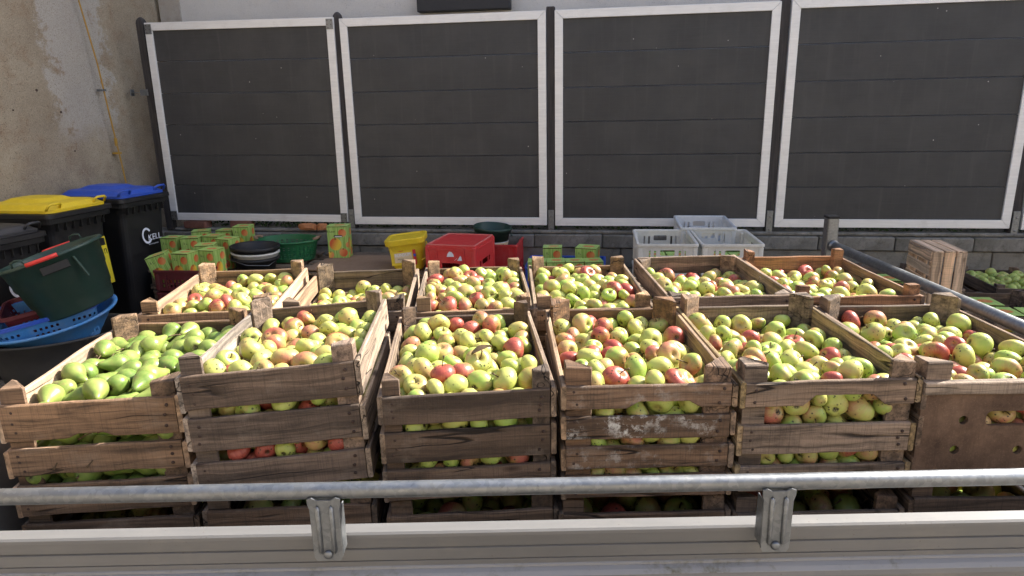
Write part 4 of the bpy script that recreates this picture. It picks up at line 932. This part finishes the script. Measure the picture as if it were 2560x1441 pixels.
# box-shaped plastic crates with real openings
def tub_crate(nm, loc, rot, sx, sy, h, mat, label, group, wall='slots', flip=False, cat='crate'):
    p = empty(nm, loc, rot, label, cat, group); t = .006
    def W_(L, front):
        if wall == 'slots':   # hand hole and narrow slots
            hs = [rect(-.05, .05, h-.085, h-.045, .008)]
            for s in (-1, 1): hs += [rect(s*.085-.008, s*.085+.008, h-.115, h-.05, .004), rect(s*.118-.008, s*.118+.008, h-.115, h-.05, .004)]
            if L > .5: hs += [rect(s*(.16+.03*k)-.007, s*(.16+.03*k)+.007, h-.13, h-.05, .003) for s in (-1, 1) for k in range(3)]
            return hs
        if wall == 'bottle' and flip: return [rect(-.07, .07, .135, .178, .005), rect(-.13, -.095, .135, .178, .004), rect(.095, .13, .135, .178, .004)]
        if wall == 'bottle': return [rect(-.07, .07, .045, .085, .005), rect(-.13, -.095, .045, .085, .004), rect(.095, .13, .045, .085, .004)]
        if wall == 'grid': return [rect(-L/2+.05+k*.03, -L/2+.066+k*.03, .03+q*(h-.09)/2, .03+(h-.09)/2*(q+1)-.012) for k in range(int((L-.1)/.03)) for q in range(2)]
        return []
    for s in (-1, 1):
        obj('end_wall', prism('end_wall', rect(-sx/2, sx/2, .006, h-.004), t, mat, W_(sx, True)), p, (0, s*(sy/2-t/2), 0))
        obj('side_wall', prism('side_wall', rect(-sy/2+t, sy/2-t, .006, h-.004), t, mat, W_(sy, False)), p, (s*(sx/2-t/2), 0, 0), (0, 0, R(90)))
        for q in (-1, 1):
            obj('corner_rib', box_me(.035, .035, h-.03, .006, mat), p, (s*(sx/2-.012), q*(sy/2-.012), h/2-.005))
            obj('rib', box_me(.008, .012, h-.05, .001, mat), p, (q*sx*.28, s*(sy/2+.003), h/2-.012))
    obj('base', box_me(sx-.004, sy-.004, .008, .002, mat), p, (0, 0, .004))
    fr = [(h-.018, sx+.004, sy+.004, .018), (h-.017, sx+.026, sy+.026, .02), (h, sx+.024, sy+.024, .02), (h+.001, sx+.006, sy+.006, .016), (h-.006, sx-.014, sy-.014, .012), (h-.018, sx-.014, sy-.014, .012), (h-.018, sx+.004, sy+.004, .018)]
    obj('rim', rr_loft('rim', fr, mat, cap=(False, False)), p)
    if wall == 'bottle': obj('band', rr_loft('band', [(.025, sx+.003, sy+.003, .01), (.026, sx+.012, sy+.012, .01), (.036, sx+.012, sy+.012, .01), (.037, sx+.003, sy+.003, .01)], mat, cap=(False, False)), p)
    return p
# left: dark red crates with cartons, cartons on the pallets
wy_ = R(-6)
tub_crate('plastic_crate', (-2.42, 5.02, 0), (0, 0, wy_), .40, .30, .39, M['wine'], 'dark red crate on the paving under the one with cartons', 'dark red crates', 'grid')
tub_crate('plastic_crate', (-2.42, 5.02, .40), (0, 0, wy_), .40, .30, .16, M['wine'], 'dark red lattice crate holding the front juice cartons', 'dark red crates', 'grid')
for x, y, z, yw, tl, lab in ((-2.575, 4.985, .43, 10, (0, R(-16)), 'juice carton leaning over at the left end of the dark red crate'), (-2.43, 4.97, .435, -14, (0, 0), 'upright juice carton at the front of the dark red crate'), (-2.265, 5.05, .44, -18, (0, 0), 'juice carton at the right end of the dark red crate'),
    (-2.83, 5.62, PZ, -8, (0, 0), 'juice carton on the pallet nearest the blue bin'), (-2.66, 5.60, PZ, 6, (0, 0), 'second juice carton from the blue bin on the pallet'), (-2.50, 5.66, PZ, -10, (0, 0), 'juice carton in the middle of the pallet group'),
    (-2.72, 5.92, PZ, 14, (0, 0), 'rear juice carton below the left brick'), (-2.50, 5.93, PZ, -6, (0, 0), 'rear juice carton below the right brick'), (-2.34, 5.90, PZ+.035, -4, (0, 0), 'tallest rear juice carton beside the green basket'), (-2.33, 5.52, PZ, -24, (0, 0), 'juice carton touching the black bucket'), (-2.40, 5.27, PZ, 8, (0, 0), 'juice carton just behind the dark red crate')):
    carton(x, y, z, R(yw), lab, tilt=tl)
# nested buckets
bk = empty('bucket_stack', (-2.08, 5.42, PZ), (0, R(2), 0), 'black and white buckets nested together beside the green basket', 'buckets')
obj('black_bucket', lathe('black_bucket', [(.001, .0), (.145, .0), (.168, .10), (.182, .10), (.184, .085), (.188, .085), (.188, .106), (.17, .106)], M['black'], 40), bk)
obj('white_bucket', lathe('white_bucket', [(.150, .105), (.172, .11), (.178, .135), (.188, .135), (.188, .150), (.172, .150)], M['white'], 40), bk)
obj('top_bucket', lathe('top_bucket', [(.172, .150), (.176, .165), (.192, .165), (.194, .195), (.186, .197), (.176, .19), (.15, .14), (.001, .135)], M['black'], 40), bk)
obj('wire_handle', tube('wire_handle', [(-.188, 0, .125), (-.15, -.14, .10), (0, -.205, .075), (.15, -.14, .06), (.188, 0, .095)], .0028, M['galv'], 6), bk)
def round_basket(loc, label):
    p = empty('oval_basket', loc, (0, 0, FANG), label, 'basket'); N, h = 72, .17; rows = 6; V, F = [], []
    zs = [0, .02]+[.02+.11*k/(rows*2)*1.0 for k in range(1, rows*2+1)]+[.15, h]
    for z in zs:
        r = 1-.16*(1-z/h)
        for j in range(N): V.append((.265*r*math.cos(2*math.pi*j/N), .205*r*math.sin(2*math.pi*j/N), z))
    F.append(tuple(range(N))[::-1])
    for i in range(len(zs)-1):
        for j in range(N):
            if not (2 <= i <= rows*2+1 and i % 2 == 0 and j % 2 == 0): F.append((i*N+j, i*N+(j+1) % N, (i+1)*N+(j+1) % N, (i+1)*N+j))
    o = obj('shell', mesh('shell', V, F, M['bgreen']), p); md = o.modifiers.new('s', 'SOLIDIFY'); md.thickness = .004
    obj('rim', lathe('rim', [(.985, h-.012), (1.05, h-.012), (1.055, h+.004), (1.0, h+.006), (.985, h-.012)], M['bgreen'], 56, .265, .205), p)
    for s in (-1, 1): obj('grip', tube('grip', [(s*.255, -.05, h+.008), (s*.285, -.03, h+.02), (s*.285, .03, h+.02), (s*.255, .05, h+.008)], .013, M['card'], 8), p)
    return p
round_basket((-1.93, 5.80, PZ), 'green oval lattice basket with brown grips on the pallets')
def sheet(name, poly, t, mat, loc, rot, label):
    o = obj(name, prism(name, poly, t, mat), None, loc, rot); tag(o, label, 'cardboard'); return o
sheet('cardboard_sheet', [(-.46, -.30), (.0, -.33), (.44, -.27), (.46, .22), (.10, .27), (-.42, .25)], .006, M['card'], (-1.18, 5.55, PZ+.006), (R(-90), 0, FANG), 'flat brown cardboard sheet under the single juice carton')
carton(-1.475, 5.78, PZ+.012, R(-2), 'single juice carton with a hand slot standing on the cardboard', (.175, .12, .27), slot=True, txt='5 Liter')
# yellow bucket
ybk = empty('food_bucket', (-.815, 5.38, PZ-.005), (0, R(-6), R(0)), 'yellow square food bucket with a printed label beside the red crate', 'bucket')
obj('body', rr_loft('body', [(0, .22, .22, .04), (.012, .23, .23, .045), (.235, .285, .285, .05), (.236, .27, .27, .05), (.02, .21, .21, .04)], M['yellow'], False, 6), ybk)
obj('lid', rr_loft('lid', [(.215, .293, .293, .05), (.216, .312, .312, .055), (.255, .316, .316, .055), (.262, .308, .308, .052), (.263, .27, .27, .05), (.255, .262, .262, .045)], M['yellow'], False, 6), ybk)
lb = box('paper_label', ybk, (-.025, -.1365, .135), (.19, .0015, .155), M['yellow'], 0, (-R(6.5), 0, 0)); box('cream_field', lb, (.002, -.0014, -.02), (.14, .001, .075), M['label'], 0)
box('red_stripe', lb, (.092, -.0014, .0), (.024, .001, .17), M['ink_red'], 0); box('blue_mark', lb, (.093, -.0022, -.01), (.018, .001, .02), M['blue'], 0)
obj('logo_oval', prism('logo_oval', disc(0, 0, .034, .015, 20), .001, M['ink_red']), lb, (-.012, -.0014, .045)); text('logo_text', 'MAGGI', .018, M['sticker'], lb, (-.012, -.0024, .045), (R(90), 0, 0), .0003)
text('label_text', 'RUNDUM', .036, M['inkwhite'], lb, (.0, -.0024, .0), (R(90), 0, 0), .0003, .8); text('label_text', 'Würze', .018, M['ink'], lb, (-.02, -.0024, -.03), (R(90), 0, 0), .0003)
obj('handle', tube('handle', [(.155, .0, .20), (.165, -.04, .13), (.150, -.12, .09), (.12, -.15, .08)], .005, M['yellow'], 6), ybk)
# red crates
def red_stack(x, y, yw, sx, sy, h, n, labs, flip):
    for k in range(n):
        up = flip and k == n-1
        p = tub_crate('bottle_crate', (x, y, h*k+(h if up else 0)), (R(180) if up else 0, 0, R(yw)), sx, sy, h-.002, M['red'], labs[k], 'red bottle crates', 'bottle', up)
        if up:
            obj('base_lip', rr_loft('base_lip', [(-.001, sx-.006, sy-.006, .012), (-.006, sx-.008, sy-.008, .012), (-.006, sx-.03, sy-.03, .01), (-.0005, sx-.034, sy-.034, .01)], M['redworn'], cap=(False, False)), p)
            for pts, dx, dz in (([(-.03, -.018), (.03, -.015), (.024, .004), (.012, .02), (-.008, .024), (-.022, .006)], .0, .098), ([(-.02, -.014), (.018, -.014), (.012, .016), (.004, .024)], -.075, .128), ([(-.012, -.012), (.012, .008), (.014, .012), (-.008, -.006)], -.04, .134)):
                obj('label_scrap', prism('label_scrap', [(a_, -b_) for a_, b_ in pts], .001, M['inkwhite']), p, (-dx, sy/2+.0012, dz-.03))
red_stack(-.395, 5.265, -16, .395, .48, .335, 2, ('lower red bottle crate under the upturned one', 'red bottle crate standing upside down with torn white label scraps'), True)
red_stack(-.075, 5.83, -9, .30, .38, .275, 2, ('red bottle crate at the bottom behind the upturned one', 'open red bottle crate behind, holding the green bucket'), False)
gb = empty('green_bucket', (-.18, 5.82, .335), (R(3), R(4), 0), 'dark green round bucket with a paper label behind the upturned red crate', 'bucket')
obj('shell', lathe('shell', [(.001, .0), (.115, .0), (.12, .01), (.148, .30), (.160, .302), (.160, .325), (.166, .326), (.166, .345), (.158, .35), (.15, .345), (.118, .02), (.001, .015)], M['green'], 44), gb)
V, F = loft([[(rr*math.cos(R(-110+6*k)), rr*math.sin(R(-110+6*k)), z) for k in range(20)] for rr, z in ((.1285, .10), (.1435, .235))], (False, False), False); obj('paper_label', fix(mesh('paper_label', V, F, M['inkwhite'])), gb)
V, F = loft([[(rr*math.cos(R(-110+6*k)), rr*math.sin(R(-110+6*k)), z) for k in range(20)] for rr, z in ((.1385, .185), (.1438, .23))], (False, False), False); obj('label_band', fix(mesh('label_band', V, F, M['label'])), gb)
text('label_text', 'GOLD', .028, M['ink'], gb, (.075, -.126, .207), (R(90)-R(6), 0, R(28)), .0004)
obj('ear', tube('ear', [(.158, -.02, .29), (.172, -.01, .27), (.172, .01, .27), (.158, .02, .29)], .006, M['green'], 6), gb)
# blue trays with cartons
for k, lab in enumerate(('blue plastic tray under the one with cartons', 'blue plastic tray holding lying and standing juice cartons')): tub_crate('plastic_tray', (.44, 5.33, .235*k), (0, 0, FANG), .60, .40, .23, M['blue'], lab, 'blue plastic trays', 'solid', cat='tray')
for i, x in enumerate((.20, .345, .49, .635)): carton(x, 5.215-.01*i, .35, R(-4+3*i), ('leftmost', 'second', 'third', 'rightmost')[i]+' of the four low juice cartons in the blue tray', (.14, .13, .15), txt=None)
carton(.335, 5.405, .32, R(-6), 'standing juice carton on the left at the back of the blue tray', (.15, .12, .25), txt='1L'); carton(.615, 5.37, .32, R(-20), 'larger standing juice carton on the right at the back of the blue tray', (.17, .14, .25), txt='1L')
# white crates, three stacks of three
def white_stack(x, y, yw, zs, where, mat, fill):
    for k, z in enumerate(zs):
        top = k == len(zs)-1
        tub_crate('euro_crate', (x, y, z), (0, 0, R(yw)), .40, .56, .24, mat, ('white slotted plastic crate on top, ' if top else ('white slotted plastic crate second from the top, ' if k == len(zs)-2 else 'bottom white slotted plastic crate, '))+where, 'white plastic crates', 'slots')
        if fill and k == len(zs)-1:
            for i in range(2):
                for j in range(2):
                    c, s_ = math.cos(R(yw)), math.sin(R(yw)); lx, ly = -.09+.18*i, -.19+.22*j
                    carton(x+c*lx-s_*ly, y+s_*lx+c*ly, z+.012, R(yw+3*(i-j)), f"juice carton lying in the white crate {where}, {('front', 'rear')[j]} {('left', 'right')[i]}", (.165, .15, .13), txt=None)
white_stack(1.125, 4.93, -7, (.0, .245, .49), 'left of the front pair', M['white'], True); white_stack(1.560, 4.88, -6, (.0, .245, .49), 'right of the front pair', M['white'], True)
white_stack(1.555, 5.43, -8, (.02, .265, .51), 'at the back against the wall', M['milk'], False)
# right: wooden crates with cartons, a crate on its side, green fruit
SR4 = ((.078, .02), (.078, .02), (.078, .02), (.078, 0))
for x, y, yw, lab in ((2.36, 4.80, -6, 'low wooden crate of cartons behind the end rail, by the upended crate'), (3.22, 4.22, -10, 'low wooden crate of cartons right of the upended crate'), (3.66, 4.86, -9, 'low wooden crate of green fruit at the far right'), (2.84, 4.40, -8, 'low wooden crate carrying the upended crate'), (2.93, 5.05, -8, 'low wooden crate against the wall behind the upended crate')):
    crate((x, y, .0), R(yw), lab, W=.42, D=.58, rows=SR4, tint=(.17, .125, .095), nails=False, rise=.03)
for i, (x, y, yw, lab) in enumerate(((2.27, 4.68, -6, 'front left juice carton in the crate behind the end rail'), (2.45, 4.66, 0, 'front right juice carton in the crate behind the end rail'), (2.29, 4.90, -8, 'rear left juice carton in the crate behind the end rail'), (2.46, 4.92, -4, 'rear right juice carton in the crate behind the end rail'),
    (3.13, 4.14, -10, 'left juice carton in the crate right of the upended crate'), (3.31, 4.10, -12, 'right juice carton in the crate right of the upended crate'), (3.16, 4.37, -8, 'rear juice carton in the crate right of the upended crate'), (2.86, 5.0, -8, 'left juice carton in the crate against the wall'), (3.03, 4.98, -8, 'right juice carton in the crate against the wall'))):
    carton(x, y, .20 if i < 4 or i > 6 else .19, R(yw), lab, (.165, .19, .16), txt='5 Liter' if i == 5 else None, flap=.05)
def upended(loc, yaw):
    p = empty('slatted_box', loc, (0, 0, yaw), 'pale wooden slatted crate standing on its side behind the end rail', 'crate'); L, Dp, Hh, t = .21, .38, .36, .011
    wc = (.62, .46, .31)
    def b_(n, c, s, vert=False, mesh_l=None):
        s = list(s); ax = s.index(max(s)); rot = (0, 0, 0) if ax == 0 else ((0, 0, R(90)) if ax == 1 else (0, R(90), 0))
        dims = (s[0], s[1], s[2]) if ax == 0 else ((s[1], s[0], s[2]) if ax == 1 else (s[2], s[1], s[0]))
        o = box(n, p, c, dims, M['fresh'], .002, rot); c_ = shade(wc, .12); o.color = c_; return o
    for k in range(3):
        x = -L/2+.035+k*.07
        b_('top_board', (x, 0, Hh-t/2), (.06, Dp, t)); b_('under_board', (x, 0, t/2), (.06, Dp, t)); b_('front_board', (x, -Dp/2+t/2, Hh/2), (.06, t, Hh-2*t-.002)); b_('rear_board', (x, Dp/2-t/2, Hh/2), (.06, t, Hh-2*t-.002))
    for k in range(4): b_('bottom_board', (-L/2+.001, 0, .042+.0915*k), (.010, Dp-2*t-.002, .066))
    for sy in (-1, 1):
        for z in (t+.014, Hh-t-.014): b_('corner_batten', (.012, sy*(Dp/2-t-.014), z), (L-.03, .026, .026))
upended((2.83, 4.42, .372), R(-9))
for i in range(34):
    rs = np.random.RandomState(700+i); lx, ly = rs.uniform(-.16, .16), rs.uniform(-.24, .24); c, s_ = math.cos(R(-9)), math.sin(R(-9))
    lx, ly = -.15+.075*(i % 5)+rs.uniform(-.01, .01), -.23+.076*(i//5)+rs.uniform(-.01, .01)
    o = obj('apple', AM[i % 10], None, (3.66+c*lx-s_*ly, 4.86+s_*lx+c*ly, .34+rs.uniform(-.012, .03)), (rs.uniform(-1.5, 1.5), rs.uniform(-1, 1), rs.uniform(0, 6))); o.scale = (.038,)*3; o.color = (.12, rs.rand(), .3, 1)
    tag(o, 'green apple in the low wooden crate at the far right', 'apple', 'green apples at the far right')
box('base_sheet', obj('fruit_liner', box_me(.37, .53, .004, .001, M['card']), None, (3.66, 4.86, .292), (0, 0, R(-9))), (0, 0, .003), (.36, .52, .002), M['card'], 0)
tag(bpy.data.objects['fruit_liner'], 'cardboard liner under the green apples at the far right', 'liner')

def leaf(loc, rot, label):
    V, F = [], []
    for i in range(9):
        t = i/8; wd = .011*math.sin(math.pi*min(1, t*1.05))**.8; zc = .006*math.sin(t*3)
        for sx_, up in ((-1, .005), (0, 0), (1, .005)): V.append((sx_*wd, (t-.5)*.055, zc+up))
    for i in range(8):
        for j in range(2): a_ = i*3+j; F.append((a_, a_+1, a_+4, a_+3))
    o = obj('dry_leaf', mesh('dry_leaf', V, F, M['stem'], True), None, loc, rot); md = o.modifiers.new('s', 'SOLIDIFY'); md.thickness = .0008; tag(o, label, 'leaf', 'dry leaves on the fruit')
top3 = sorted((i for i in single if FR[i][0] == 'c3' and abs(cxy[i][0]-1230) < 60 and abs(cxy[i][1]-935) < 60), key=lambda i: -FW[i].z)
if top3: p_ = FW[top3[0]]; leaf((p_.x+.012, p_.y-.01, p_.z+FR[top3[0]][2]*.93), (R(15), R(10), R(-70)), 'curled brown dry leaf on the apples of the dark three-slat crate')
